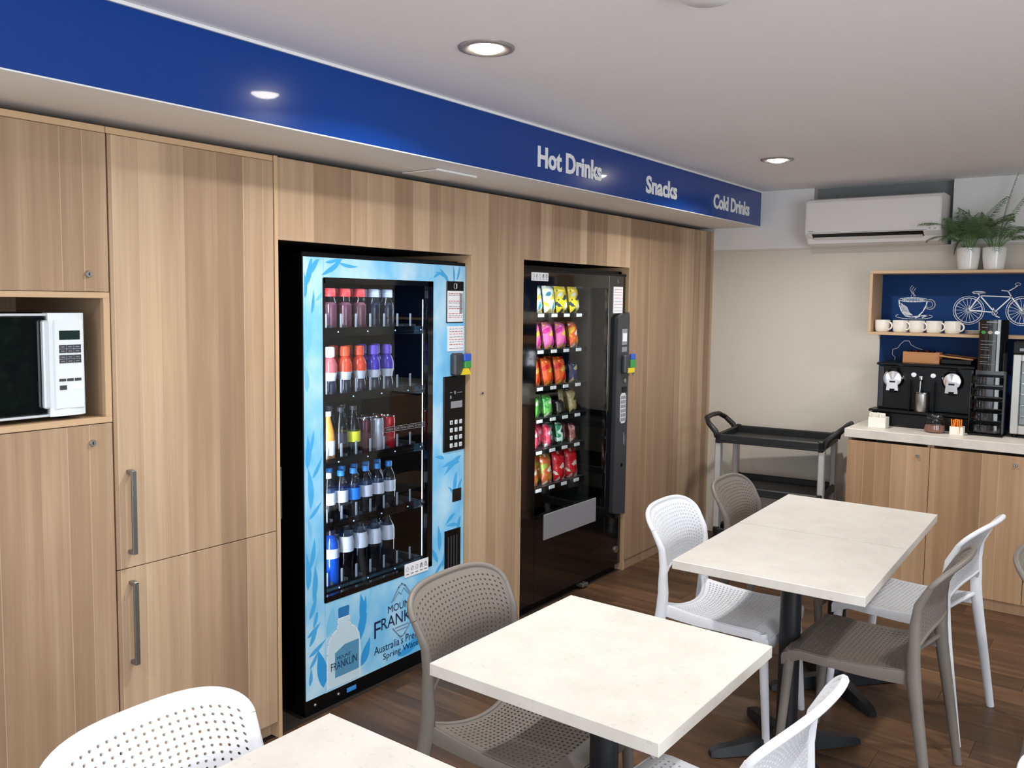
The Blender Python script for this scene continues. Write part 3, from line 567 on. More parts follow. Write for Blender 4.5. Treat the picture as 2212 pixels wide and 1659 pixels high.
BT = {}
def bottle(kind):
    """returns a fresh prototype set of (name, mb, material); z from 0"""
    if kind in BT: return BT[kind]
    L = []
    if kind.startswith('wide'):      # wide cap juice bottle, .185 tall
        cap = M['capr'] if kind.endswith('red') else M['capg']
        L = [('body', MB().lathe([(.002, 0), (.028, .001), (.031, .008), (.031, .06), (.029, .07), (.031, .08), (.030, .118), (.023, .138), (.021, .15)], n=18), M['water']),
             ('drink', MB().lathe([(.002, .003), (.027, .004), (.029, .01), (.029, .115), (.020, .125), (.001, .126)], n=14), M['juice'] if kind.endswith('red') else M['darkdrink']),
             ('cap', MB().lathe([(.024, .148), (.0245, .150), (.0245, .178), (.022, .182), (.001, .182)], n=18), cap)]
    elif kind.startswith('sport'):
        dk, cp_ = (M['orangedrink'], M['capo']) if kind.endswith('orange') else ((M['purpledrink'], M['capp']) if kind.endswith('purple') else (M['juice'], M['capw']))
        L = [('lower_body', MB().lathe([(.002, 0), (.028, .001), (.030, .01), (.028, .05), (.024, .072)], n=18, cap=False), M['darkdrink']), ('upper_body', MB().lathe([(.024, .072), (.026, .09), (.031, .105), (.031, .135), (.024, .158), (.015, .170)], n=18, cap=False), dk),
             ('label', MB().lathe([(.0246, .072), (.0266, .09), (.0314, .106)], n=18, cap=False), M['lblw']),
             ('cap', MB().lathe([(.016, .168), (.021, .172), (.021, .205), (.017, .212), (.001, .213)], n=18), cp_)]
    elif kind.startswith('can'):
        m_ = {'r': M['canr'], 's': M['cans'], 'd': M['cand']}[kind[-1]]
        L = [('body', MB().lathe([(.024, 0), (.0295, .008), (.0295, .145), (.026, .156)], n=20), m_),
             ('lid', MB().lathe([(.0265, .156), (.027, .160), (.024, .160), (.022, .156), (.001, .156)], n=18), M['chrome'])]
    elif kind == 'amber':
        L = [('body', MB().lathe([(.002, 0), (.028, .001), (.030, .01), (.030, .10), (.026, .13), (.014, .175), (.012, .19)], n=18), M['amber']),
             ('label', MB().lathe([(.0305, .03), (.0305, .09)], n=18, cap=False), M['lblw']), ('cap', MB().lathe([(.013, .19), (.015, .192), (.015, .21), (.001, .211)], n=14), M['capw'])]
    elif kind == 'clearY' or kind == 'clearG':
        L = [('body', MB().lathe([(.002, 0), (.028, .001), (.031, .01), (.031, .13), (.028, .15), (.014, .19), (.012, .205)], n=18), M['water']),
             ('label', MB().lathe([(.0314, .07), (.0314, .115)], n=18, cap=False), M['lbly'] if kind == 'clearY' else M['darkdrink']), ('cap', MB().lathe([(.013, .204), (.015, .206), (.015, .222), (.001, .223)], n=14), M['grey'])]
    elif kind.startswith('water'):
        lbl = M['lblb'] if 'b' in kind[5:] else M['lblw']
        L = [('body', MB().lathe([(.002, .0), (.026, .001), (.030, .008), (.0295, .03), (.031, .04), (.0295, .06), (.031, .08), (.031, .135), (.026, .165), (.014, .185), (.012, .195)], n=18), M['water']),
             ('label', MB().lathe([(.0316, .085), (.0316, .135)], n=18, cap=False), lbl), ('cap', MB().lathe([(.014, .194), (.0155, .196), (.0155, .214), (.013, .218), (.001, .218)], n=14), M['capb'] if 'w' not in kind[5:] else M['capw'])]
    elif kind == 'bluebig':
        L = [('body', MB().lathe([(.002, 0), (.032, .001), (.036, .012), (.036, .16), (.033, .19), (.020, .215), (.016, .222)], n=18), M['bluedrink']),
             ('label', MB().lathe([(.0365, .125), (.0365, .165)], n=18, cap=False), M['capg']), ('cap', MB().lathe([(.019, .22), (.021, .223), (.021, .245), (.001, .247)], n=14), M['darkdrink'])]
    elif kind.startswith('tall'):
        L = [('body', MB().lathe([(.002, 0), (.030, .001), (.035, .012), (.034, .06), (.035, .12), (.035, .17), (.028, .205), (.014, .235), (.013, .242)], n=18), M['water']),
             ('label', MB().lathe([(.0355, .135), (.0355, .178), (.030, .20)], n=18, cap=False), M['lblw']), ('cap', MB().lathe([(.015, .241), (.017, .243), (.017, .262), (.001, .263)], n=14), M['capb'] if kind.endswith('b') else M['capw'])]
    BT[kind] = L; return L
PROTO = {}
def place_bottle(kind, x, y, z, label, cat, group):
    if kind not in PROTO:
        t = thing('drink_can' if kind.startswith('can') else 'drink_bottle', label, cat, (0, 0, 0), group)
        for nme, mb, m_ in bottle(kind): obj(nme, mb, m_, t)
        PROTO[kind] = t; t.location = (x, y, z); return t
    t = dup(PROTO[kind], (x, y, z), rnd.uniform(0, 6), label, group); t['category'] = cat; return t
ordn = ['leftmost', 'second from left', 'third from left', 'fourth from left', 'fifth from left', 'rightmost']
shelfname = ['top shelf', 'second shelf', 'middle shelf', 'fourth shelf', 'bottom shelf']
lay = [
 (0, [('widered', 'red wide-capped bottle'), ('widered', 'red wide-capped bottle'), ('widered', 'red wide-capped bottle'), ('widegrey', 'grey wide-capped bottle'), ('widegrey', 'grey wide-capped bottle')]),
 (1, [('sportwhite', 'white-labelled red bottle'), ('sportorange', 'orange-red sports drink bottle'), ('sportorange', 'orange-red sports drink bottle'), ('sportpurple', 'purple sports drink bottle'), ('sportpurple', 'purple sports drink bottle')]),
 (2, [('amber', 'amber drink bottle'), ('clearG', 'dark-labelled clear bottle'), ('clearY', 'yellow-labelled clear bottle'), ('can_d', 'dark red drink can'), ('can_s', 'silver drink can'), ('can_r', 'bright red drink can')]),
 (3, [('waterw_', 'white-capped water bottle'), ('water_a', 'blue-capped water bottle'), ('water_b', 'blue-labelled water bottle'), ('water_a', 'blue-capped water bottle'), ('water_a', 'blue-capped water bottle'), ('water_a', 'blue-capped water bottle')]),
 (4, [('bluebig', 'dark blue sports bottle'), ('tall_w', 'tall white-capped water bottle'), ('tall_w', 'tall white-labelled water bottle'), ('tall_b', 'tall blue-capped water bottle'), ('tall_b', 'tall blue-capped water bottle')])]
for r_, items in lay:
    n_ = len(items)
    for i, (kd, nm) in enumerate(items):
        y = 2.385 + i * .0815 if n_ == 5 else 2.372 + i * .070
        if kd.startswith('can'): pass
        cat = 'can' if kd.startswith('can') else 'bottle'
        grp = 'drinks on the %s of the drinks machine' % shelfname[r_]
        place_bottle(kd, -.150, y, rows[r_], '%s, %s on the %s of the drinks machine' % (nm, ordn[i] if i < n_ - 1 else 'rightmost', shelfname[r_]), cat, grp)
        place_bottle(kd, -.222, y, rows[r_], '%s behind the %s one on the %s' % (nm, ordn[i] if i < n_ - 1 else 'rightmost', shelfname[r_]), cat, grp)

# ---------------------------------------------------------------- snack vending machine
SX = -.02; a0, a1 = 3.530, 4.594
sm = thing('snack_vending_machine', 'black snack vending machine between oak panels, packets behind glass', 'vending machine', (-.4, 4.06, 0))
s0, s1, t0, t1 = 3.672, 4.400, .50, 1.741
obj('cabinet', MB().box(-.80, -.785, a0, a1, .03, 1.845).box(-.80, SX - .03, a0, a0 + .03, .03, 1.845).box(-.80, SX - .03, a1 - .03, a1, .03, 1.845).box(-.80, SX - .03, a0, a1, 1.80, 1.845).box(-.80, SX - .03, a0, a1, .03, .42), M['black'], sm, smooth=False)
sdr = obj('door', MB().box(SX - .03, SX, a0, s0, .045, 1.825, b=.002).box(SX - .03, SX, s1, a1, .045, 1.825, b=.002).box(SX - .03, SX, s0, s1, .045, t0).box(SX - .03, SX, s0, s1, t1, 1.825), M['blackg'], sm, smooth=False, label='glossy black door')
obj('door_edge', MB().box(SX - .005, SX + .006, a0, a0 + .012, .045, 1.825, b=.002).box(SX - .005, SX + .006, a0, a1, 1.815, 1.828, b=.002), M['black'], sdr)
obj('pane', B(SX - .012, SX - .006, s0 + .0, s1, t0, t1), M['glass'], sdr, smooth=False, label='clear glass pane')
obj('plinth', B(-.75, SX - .03, a0 + .01, a1 - .01, 0, .045), M['black'], sm, smooth=False)
obj('foot_bracket', MB().box(SX - .03, SX + .02, 4.14, 4.20, .01, .03, b=.003), M['handle'], sm)
obj('delivery_flap', B(SX - .001, SX + .006, 3.757, 4.292, .371, .512, b=.002), M['midgrey'], sdr, label='wide grey delivery flap')
cs = obj('control_strip', MB().prism([(4.452, .40), (4.46, .385), (4.60, .36), (4.610, 1.575), (4.600, 1.60), (4.50, 1.585), (4.470, 1.565)], SX, SX + .026), M['grey'], sdr, label='dark grey vertical control strip')
cx_ = SX + .026
obj('display', B(cx_ - .001, cx_ + .003, 4.515, 4.578, 1.405, 1.50), M['greyink'], cs); obj('sticker', B(cx_ + .002, cx_ + .0045, 4.523, 4.572, 1.425, 1.475), M['paper'], cs)
obj('label_plate', B(cx_ - .001, cx_ + .003, 4.517, 4.577, 1.362, 1.392), M['greyink'], cs)
rd = obj('card_reader', B(cx_ - .001, cx_ + .03, 4.515, 4.60, 1.232, 1.345, b=.008), M['grey'], cs)
obj('sticker', B(cx_ + .026, cx_ + .038, 4.575, 4.625, 1.315, 1.350, b=.002), M['sign_blue'], rd); obj('sticker', B(cx_ + .026, cx_ + .038, 4.570, 4.628, 1.265, 1.315, b=.002), M['sign_green'], rd); obj('sticker', B(cx_ + .024, cx_ + .037, 4.545, 4.618, 1.235, 1.265, b=.002), M['sign_yellow'], rd)
obj('coin_slot', MB().lathe([(.014, 0), (.014, .005)], (cx_, 4.56, 1.188), 16, 'X'), M['steel'], cs); obj('coin_gate', B(cx_ - .001, cx_ + .004, 4.53, 4.585, 1.118, 1.150), M['black'], cs)
kb = obj('keypad', MB().prism([(4.512, .945), (4.53, .928), (4.565, .928), (4.580, .945), (4.580, 1.095), (4.565, 1.112), (4.53, 1.112), (4.512, 1.095)], cx_ - .001, cx_ + .003), M['key'], cs, label='pale oval keypad')
for j in range(3):
    for q in range(6): obj('key', B(cx_ + .002, cx_ + .005, 4.518 + j * .020, 4.534 + j * .020, .942 + q * .027, .962 + q * .027, b=.001), M['greyink'], cs)
mk = MB(); rect(mk, 'L', cx_, 4.56, 4.566, .80, .87, .0005); rect(mk, 'L', cx_, 4.572, 4.577, .79, .85, .0005); obj('marking', mk, M['greyink'], cs, smooth=False, fix=False)
obj('keyhole', MB().lathe([(.012, 0), (.012, .002)], (cx_, 4.545, .672), 14, 'X'), M['black'], cs)
obj('lock', MB().lathe([(.022, 0), (.022, .006), (.015, .010), (.001, .010)], (SX, 4.535, .145), 18, 'X'), M['chrome'], sdr, label='round silver lock')
n = notice(sdr, SX, 4.447, 4.555, 1.595, 1.752, (.1, .2, .3, .42, .55, .66, .78, .9), ('red', 'greyink'), seed=14)
mk = MB(); ribbon(mk, 'L', SX, arc(4.50, 1.785, .006, .010, 60, 300, 8), .005, .0006); rect(mk, 'L', SX, 4.502, 4.508, 1.772, 1.79, .0006); obj('symbol', mk, M['greyink'], sdr, smooth=False, fix=False)
wsx = obj('warning_sticker', B(SX, SX + .0015, 3.616, 3.768, 1.766, 1.809), M['paper'], sdr, smooth=False, label='white sticker with five small pictograms'); pictos(wsx, SX + .0015, 3.62, 3.765, 1.768, 1.807)
obj('light_strip', B(-.08, -.06, 3.70, 4.30, 1.765, 1.775), M['ledw'], sm, smooth=False); obj('light_strip', B(-.085, -.07, 3.60, 3.615, .6, 1.74), M['ledw'], sm, smooth=False)
obj('partition', B(-.60, -.10, 4.325, 4.345, .42, 1.80), M['dark'], sm, smooth=False); obj('back_liner', B(-.60, -.59, a0 + .03, 4.56, .42, 1.80), M['dark'], sm, smooth=False)
strip_lamp('strip_lamp', sm, (-.045, 3.70, 1.15), (R(90), 0, R(40)), .02, 1.15, 3, (1, .98, .94))
strip_lamp('strip_lamp', sm, (-.05, 4.0, 1.735), (R(-25), 0, R(90)),   .5, .02, 2.6, (.95, .98, 1))
srow = [1.600, 1.400, 1.196, 1.018, .843, .632]
scol = [3.845, 3.975, 4.10, 4.23]
for z in srow:
    sh = obj('shelf', B(-.58, -.125, 3.60, 4.32, z - .014, z - .004, b=.001), M['grey'], sm, smooth=False)
    obj('rail', B(-.125, -.118, 3.60, 4.32, z - .030, z - .004), M['black'], sh, smooth=False)
    for u in scol:
        obj('price_tag', B(-.118, -.114, u - .026, u - .002, z - .026, z - .008), M['paper'], sh, smooth=False); obj('price_tag', B(-.118, -.114, u + .004, u + .026, z - .026, z - .008), M['paper'], sh, smooth=False)
PK = {}
def packmb(w_, h_, d_=.028):
    mb = MB(); nu, nv = 8, 10; g = []
    for sgn in (1, -1):
        row = []
        for j in range(nv + 1):
            v = j / nv
            for i in range(nu + 1):
                u = i / nu * 2 - 1; edge = (1 - u * u) ** .5 if abs(u) < 1 else 0; vv = min(1, min(v, 1 - v) * 5) ** .6
                if v in (0, 1): vv = 0
                row.append((sgn * (d_ * edge * vv) + .0006 * sgn, u * w_ / 2 * (1 - .06 * vv), v * h_))
        o = len(mb.v); mb.v += row
        for j in range(nv):
            for i in range(nu): mb.f.append((o + j * (nu + 1) + i, o + j * (nu + 1) + i + 1, o + (j + 1) * (nu + 1) + i + 1, o + (j + 1) * (nu + 1) + i)); mb.mi.append(0)
    return mb
pm = dict(teal=packet('teal_chip_print', (60, 150, 170), (226, 236, 236), (230, 206, 60)), yel=packet('white_yellow_print', (232, 236, 232), (228, 206, 48), (40, 70, 80)),
 pink=packet('pink_print', (214, 60, 150), (236, 120, 180), (236, 206, 60)), ory=packet('orange_yellow_print', (236, 180, 40), (226, 96, 36), (240, 236, 226)), red=packet('red_orange_print', (206, 40, 30), (232, 96, 36), (240, 190, 90)),
 navy=packet('navy_print', (20, 26, 66), (30, 40, 90), (206, 190, 130)), green=packet('green_print', (50, 140, 60), (110, 190, 90), (230, 236, 220)), dark=packet('dark_print', (24, 24, 28), (40, 36, 40), (90, 80, 60)), tanp=packet('tan_print', (156, 138, 92), (176, 160, 110), (60, 60, 50)),
 rose=packet('rose_print', (216, 40, 74), (232, 90, 120), (240, 230, 236)), mint=packet('mint_print', (30, 130, 90), (200, 230, 220), (26, 60, 50)), brn=packet('brown_print', (120, 60, 60), (160, 96, 90), (210, 180, 170)), redb=packet('deep_red_print', (190, 14, 28), (214, 26, 40), (240, 220, 200)), lime=packet('lime_print', (150, 170, 60), (196, 96, 50), (226, 226, 200)))
snk = [
 [('teal', 'teal and white chip packet', .12, .16), ('teal', 'teal and white chip packet', .12, .16), ('yel', 'white and yellow chip packet', .12, .16), ('yel', 'white and yellow chip packet', .12, .16)],
 [('pink', 'pink confectionery packet', .10, .15), ('pink', 'pink confectionery packet', .10, .15), ('pink', 'pink confectionery packet', .10, .15), ('ory', 'orange and yellow sweets packet', .09, .15)],
 [('red', 'red-orange snack packet', .09, .155), ('red', 'red-orange snack packet', .10, .155), ('red', 'red-orange snack packet', .10, .155), ('navy', 'navy snack packet', .08, .12)],
 [('green', 'green snack packet', .08, .12), ('green', 'green snack packet', .08, .12), ('dark', 'dark snack packet', .07, .08), ('tanp', 'tan snack packet', .09, .14)],
 [('rose', 'rose-red bar packet', .055, .13), ('rose', 'rose-red bar packet', .055, .13), ('mint', 'green and white bar packet', .055, .13), ('brn', 'brown bar packet', .05, .11)],
 [('lime', 'lime and orange sweets packet', .09, .16), ('lime', 'lime and orange sweets packet', .09, .17), ('redb', 'deep red sweets packet', .115, .17), ('redb', 'deep red sweets packet', .115, .17)]]
rn = ['top', 'second', 'third', 'fourth', 'fifth', 'bottom']
for ri, row in enumerate(snk):
    for ci, (mk_, nm, w_, h_) in enumerate(row):
        for dd in range(2):
            key = (mk_, w_, h_)
            lb = '%s, %s in the %s row of the snack machine' % (nm, ordn[ci] if ci < 3 else 'rightmost', rn[ri]) if dd == 0 else '%s behind the %s one in the %s row' % (nm, ordn[ci] if ci < 3 else 'rightmost', rn[ri])
            loc = (-.152 - dd * .062, scol[ci], srow[ri] - .004)
            if key not in PK:
                o = obj('snack_packet', packmb(w_ * .92, h_), pm[mk_]); PK[key] = o
            else: o = PK[key].copy(); C.objects.link(o)
            o.location = loc; o.rotation_euler = (rnd.uniform(-.06, .06), R(-9), rnd.uniform(-.12, .12))
            tag(o, lb, 'snack packet', 'packets in the %s row of the snack machine' % rn[ri])

# ---------------------------------------------------------------- air conditioner
ac = thing('air_conditioner', 'white split-system air conditioner high on the back wall', 'air conditioner', (1.12, 5.75, 2.04))
ax0, ax1 = .722, 1.528
pr = [(YB + .065, 2.338), (5.65, 2.338), (5.625, 2.330), (5.612, 2.312), (5.610, 2.122), (5.613, 2.114), (5.655, 2.086), (5.668, 2.056), (5.70, 2.042), (5.74, 2.038), (YB + .065, 2.036)]
obj('casing', MB().prism(pr, ax0 + .004, ax1 - .004), M['acw'], ac, angle=25)
for xs in (ax0, ax1 - .006): obj('end_cap', MB().prism([(a + .0, b_) for a, b_ in pr], xs, xs + .006), M['acw'], ac, angle=25)
obj('outlet', MB().prism([(5.6115, 2.1125), (5.6535, 2.0845), (5.663, 2.092), (5.620, 2.120)], .765, 1.43), M['black'], ac, smooth=False, label='dark air outlet slot')
obj('front_lip', MB().box(.74, 1.45, 5.608, 5.613, 2.118, 2.120), M['greyink'], ac)
obj('flap', MB().prism([(5.634, 2.0895), (5.654, 2.0765), (5.658, 2.080), (5.638, 2.0935)], .772, 1.424), M['acw'], ac, smooth=False)
mk = MB(); rect(mk, 'B', 5.610, .742, .775, 2.128, 2.132, .0006); rect(mk, 'B', 5.610, 1.455, 1.49, 2.142, 2.145, .0006); rect(mk, 'B', 5.610, 1.46, 1.472, 2.124, 2.130, .0006); rect(mk, 'B', 5.610, 1.49, 1.502, 2.122, 2.127, .0006)
obj('marking', mk, M['greyink'], ac, smooth=False, fix=False)

# ---------------------------------------------------------------- counter
CY = 5.222
def base_unit(x0, x1, label, end=False):
    t = thing('base_cabinet', label, 'cabinet', ((x0 + x1) / 2, 5.5, 0))
    ca = MB().box(x0 + .001, x0 + .017, CY + .02, YB - .002, .062, .882).box(x1 - .017, x1 - .001, CY + .02, YB - .002, .062, .882).box(x0 + .017, x1 - .017, CY + .02, YB - .002, .062, .08)
    obj('carcass', ca, M['woodB'], t, smooth=False)
    d = obj('door', B(x0 + G, x1 - G, CY, CY + .019, .067, .866, b=.001), M['woodB'], t); lock(d, x1 - .062, CY, .815 if x0 < 1.3 else .822, 'B')
    obj('kickboard', B(x0, x1, CY + .028, CY + .040, 0, .062), M['woodB'], t, smooth=False)
    return t
base_unit(1.150, 1.603, 'oak base cabinet at the left end of the counter, lock near its right corner')
base_unit(1.603, 2.09, 'oak base cabinet, second from the left under the counter')
base_unit(2.09, 2.577, 'oak base cabinet cut by the right frame edge'); 
bt = thing('benchtop', 'pale grey-cream laminate benchtop along the back counter', 'benchtop', (2, 5.5, .882))
obj('slab', B(1.132, 3.1, CY - .006, YB - .001, .883, .9348, b=.002), M['bench'], bt)
tag(obj('splashback', B(1.165, 3.1, YB - .012, YB - .001, .936, 1.480), M['navy'], smooth=False), 'navy blue splashback board behind the coffee machine', 'splashback')
mk = MB(); ribbon(mk, 'B', YB - .012, [(1.255, 1.30), (1.262, 1.335), (1.243, 1.352), (1.245, 1.385), (1.275, 1.395), (1.29, 1.42), (1.31, 1.44), (1.34, 1.442), (1.352, 1.418), (1.375, 1.405), (1.40, 1.395), (1.42, 1.39)], .0035, .001)
bb = bpy.data.objects['splashback']; obj('chalk_outline', mk, M['chalk'], bb, smooth=False, fix=False, label='white chalk outline')
# wall shelf box
sf = thing('wall_shelf', 'oak box shelf with a navy back panel on the back wall', 'shelf', (2, 5.7, 1.48))
SY = 5.5715
obj('top_board', B(1.148, 3.1, SY, YB - .001, 1.857, 1.8745, b=.001), M['edge'], sf); obj('bottom_board', B(1.148, 3.1, SY, YB - .001, 1.482, 1.4995, b=.001), M['edge'], sf)
obj('side_board', B(1.148, 1.1655, SY, YB - .001, 1.4997, 1.8568, b=.001), M['edge'], sf)
bkp = obj('back_panel', B(1.166, 3.1, YB - .012, YB - .001, 1.50, 1.8565), M['navy'], sf, smooth=False, label='navy panel with white chalk drawings')
yk = YB - .012
dr = MB()   # cup and saucer
wd = .0045
ribbon(dr, 'B', yk, arc(1.352, 1.700, .083, .013, 0, 360), wd, .001); ribbon(dr, 'B', yk, arc(1.352, 1.699, .066, .006, 0, 360), wd, .001)
ribbon(dr, 'B', yk, [(1.269, 1.700), (1.272, 1.668), (1.288, 1.625), (1.312, 1.598), (1.345, 1.592), (1.385, 1.597), (1.412, 1.628), (1.430, 1.668), (1.435, 1.700)], wd * 1.5, .001)
for i in range(7): ribbon(dr, 'B', yk, [(1.280 + i * .006, 1.68 - i * .004), (1.292 + i * .007, 1.63 - i * .002), (1.318 + i * .006, 1.603)], .003, .0011)
ribbon(dr, 'B', yk, arc(1.450, 1.672, .030, .030, -140, 130), wd * 1.3, .001); ribbon(dr, 'B', yk, arc(1.447, 1.672, .019, .019, -150, 130), wd * .8, .001)
ribbon(dr, 'B', yk, arc(1.36, 1.597, .108, .017, 150, 395), wd * .8, .001); ribbon(dr, 'B', yk, [(1.37, 1.588), (1.40, 1.600), (1.44, 1.605), (1.41, 1.590)], wd * 1.4, .0012)
for q in range(3): ribbon(dr, 'B', yk, [(1.338 + q * .010 + .007 * math.sin(t * .9 + q), 1.722 + t * .0085) for t in range(9 - q)], .003, .001)
obj('cup_drawing', dr, M['chalk'], bkp, smooth=False, fix=False, label='chalk drawing of a steaming cup and saucer')
dr = MB()   # bicycle
W1 = (1.668, 1.640); W2 = (1.952, 1.640); r_ = .074
for cx0, cy0 in (W1, W2):
    ribbon(dr, 'B', yk, arc(cx0, cy0, r_, r_, 0, 360, 36), wd * 1.2, .001); ribbon(dr, 'B', yk, arc(cx0, cy0, r_ + .011, r_ + .011, 0, 360, 36), .003, .001)
    for i in range(18): a = 2 * PI * i / 18; ribbon(dr, 'B', yk, [(cx0 + .008 * math.cos(a), cy0 + .008 * math.sin(a)), (cx0 + r_ * math.cos(a), cy0 + r_ * math.sin(a))], .0018, .001)
    ribbon(dr, 'B', yk, arc(cx0, cy0, .006, .006, 0, 360, 8), .006, .001)
BBk = (1.808, 1.630); ST = (1.727, 1.728); HT = (1.892, 1.722)
for a, b_ in ((W1, ST), (ST, BBk), (BBk, HT), (ST, HT), (W1, BBk), (HT, W2), ((1.876, 1.752), HT), ((1.712, 1.742), ST)): ribbon(dr, 'B', yk, [a, b_], wd * 1.5, .0012)
ribbon(dr, 'B', yk, [(1.683, 1.747), (1.70, 1.754), (1.745, 1.752), (1.755, 1.746), (1.69, 1.742)], wd * 1.2, .0012)
ribbon(dr, 'B', yk, [(1.840, 1.760), (1.876, 1.756), (1.905, 1.775), (1.922, 1.79)], wd * 1.3, .0012); ribbon(dr, 'B', yk, arc(1.922, 1.797, .014, .008, 0, 360, 12), .003, .0012)
ribbon(dr, 'B', yk, [(1.80, 1.655), (1.812, 1.61), (1.835, 1.600)], wd * 1.3, .0012); ribbon(dr, 'B', yk, arc(1.808, 1.628, .015, .015, 0, 360, 12), .003, .0012)
obj('bicycle_drawing', dr, M['chalk'], bkp, smooth=False, fix=False, label='chalk drawing of a bicycle')

# mugs
def mug(x, y, z, label, rot=-22):
    t = thing('mug', label, 'mug', (0, 0, 0), 'white mugs in a row on the wall shelf')
    obj('cup', MB().lathe([(.001, 0), (.030, 0), (.0345, .006), (.0375, .030), (.0385, .068), (.0365, .070), (.035, .066), (.033, .02), (.028, .008), (.001, .007)], n=28), M['mug'], t); cup_ = t.children[0]
    for v in cup_.data.vertices: v.co.x *= 1.2; v.co.y *= 1.2; v.co.z *= 1.04
    obj('handle', MB().tube([(.043 + .024 * math.sin(R(a)), 0, .038 + .023 * math.cos(R(a))) for a in range(0, 181, 18)], .0048, 8, flat=1.3), M['mug'], t)
    t.location = (x, y, z); t.rotation_euler = (0, 0, R(rot)); return t
m0 = mug(1.213, 5.655, 1.500, 'white mug at the left end of the row on the shelf')
for i, (x, lb) in enumerate(((1.319, 'white mug second from left on the shelf'), (1.413, 'white mug in the middle of the row of five on the shelf'), (1.510, 'white mug fourth from left on the shelf'), (1.612, 'white mug at the right end of the row, left of the plates'))): dup(m0, (x, 5.655, 1.5), R(-26 + i * 3), lb)
for i in range(3):
    o = obj('plate', MB().lathe([(.001, 0), (.03, 0), (.052, .005), (.054, .007), (.030, .003), (.001, .0025)], n=28), M['mug']); o.location = (1.735, 5.64, 1.500 + i * .0078)
    tag(o, 'white saucer, %s of the stack beside the capsule stand' % ['bottom', 'middle', 'top'][i], 'saucer', 'stacked saucers on the wall shelf')
dup(m0, (1.79, 5.70, 1.5), R(20), 'white mug partly hidden behind the capsule stand', 'white mugs behind the capsule stand')

# potted palms
def palm(x, y, z, label, seed, tall=None):
    t = thing('potted_palm', label, 'plant', (x, y, z), 'potted palms on top of the wall shelf')
    obj('pot', MB().lathe([(.001, 0), (.044, 0), (.052, .006), (.062, .075), (.064, .128), (.060, .134), (.056, .128), (.054, .11), (.001, .108)], (x, y, z), 30), M['pot'], t)
    obj('soil', MB().lathe([(.0545, .1085), (.001, .114)], (x, y, z), 20, cap=False), M['soil'], t)
    rr = random.Random(seed)
    for i in range(16):
        a = 2 * PI * i / 16 + rr.uniform(-.3, .3); L = rr.uniform(.19, .31); lean = rr.uniform(.2, 1.3); 
        if tall and i == tall[0]: a, L, lean = tall[1], tall[2], .14
        p = Vector((x + .018 * math.cos(a), y + .018 * math.sin(a), z + .108)); pts = []
        el = PI / 2 - lean * .35
        n = 14; step = L * 1.25 / n
        for j in range(n + 1):
            pts.append(p.copy()); p = p + Vector((math.cos(el) * math.cos(a), math.cos(el) * math.sin(a) , math.sin(el))) * step; el -= lean * .145
            p.y = min(p.y, YB - .03)
        mb = MB(); mb.tube(pts, [.0022 * (1 - .6 * j / n) for j in range(n + 1)], 5)
        mb.cur = 1
        for j in range(5, n + 1):
            tdir = (pts[j] - pts[j - 1]).normalized(); side = tdir.cross(Vector((0, 0, 1))); side = side.normalized() if side.length > .1 else Vector((1, 0, 0))
            for q in (0, .5):
                b0 = pts[j - 1].lerp(pts[j], q)
                for sg in (1, -1):
                    ll_ = (.062 * math.sin(PI * min(1, (j + q - 2.5) / (n - 1.4)) ** .8) + .018) * rr.uniform(.85, 1.15)
                    dv_ = (side * sg * .85 + tdir * .75 + Vector((0, 0, -.22))).normalized(); nn = tdir * .0038
                    m1 = b0 + dv_ * ll_ * .45 + Vector((0, 0, .004)); tip = b0 + dv_ * ll_ + Vector((0, 0, -.008))
                    pp = [b0, m1 - nn, tip, m1 + nn]
                    for v_ in pp: v_.y = min(v_.y, YB - .012); v_.z = min(v_.z, ZC - .01)
                    mb.add(pp, [(0, 1, 2, 3)])
        obj('frond', mb, [M['stem'], M['leaf']], t, smooth=False, fix=False)
palm(1.670, 5.695, 1.8745, 'palm in a white pot, left of the pair on the shelf', 3)
palm(1.806, 5.695, 1.8745, 'palm in a white pot with one taller frond, right of the pair', 8, (4, .25, .37))

# coffee machine
cm = thing('coffee_machine', 'black two-head capsule coffee machine on the benchtop', 'coffee machine', (1.5, 5.6, .935))
obj('base_tray', MB().box(1.215, 1.760, 5.475, 5.795, .938, 1.020, b=.006).box(1.200, 1.770, 5.465, 5.60, 1.020, 1.034, b=.004), M['black'], cm)
obj('body', MB().box(1.262, 1.755, 5.545, 5.795, 1.034, 1.302, b=.005), M['black'], cm)
obj('water_tank', B(1.228, 1.262, 5.56, 5.79, 1.034, 1.295, b=.004), M['tint'], cm, label='smoked water tank on the left side')
obj('top_tray', MB().box(1.228, 1.765, 5.50, 5.80, 1.302, 1.318, b=.004), M['black'], cm)
for xx, z in ((1.325, 1.222), (1.650, 1.226)):
    hd = obj('brew_head', MB().lathe([(.058, 5.545), (.061, 5.525), (.057, 5.510), (.046, 5.499), (.001, 5.494)], (xx, 0, z), 30, 'Y'), M['chrome'], cm, label='round chrome brewing head')
    obj('spout', MB().prism([(xx - .028, z - .002), (xx + .028, z - .002), (xx + .034, z - .070), (xx - .034, z - .070)], 5.488, 5.535, 'XZ'), M['chrome'], hd); obj('slot', B(xx - .016, xx + .016, 5.486, 5.489, z - .022, z - .012), M['black'], hd)
    obj('nozzle', MB().lathe([(.020, -.082), (.027, -.072), (.029, -.060)], (xx, 5.512, z), 18), M['black'], hd)
    obj('lever', MB().box(xx - .022, xx + .022, 5.50, 5.54, z + .052, z + .066, b=.004), M['black'], hd)
for xx in (1.433, 1.540): obj('button', MB().lathe([(.0145, 5.545), (.0145, 5.540), (.010, 5.537), (.001, 5.537)], (xx, 0, 1.250), 18, 'Y'), M['white'], cm)
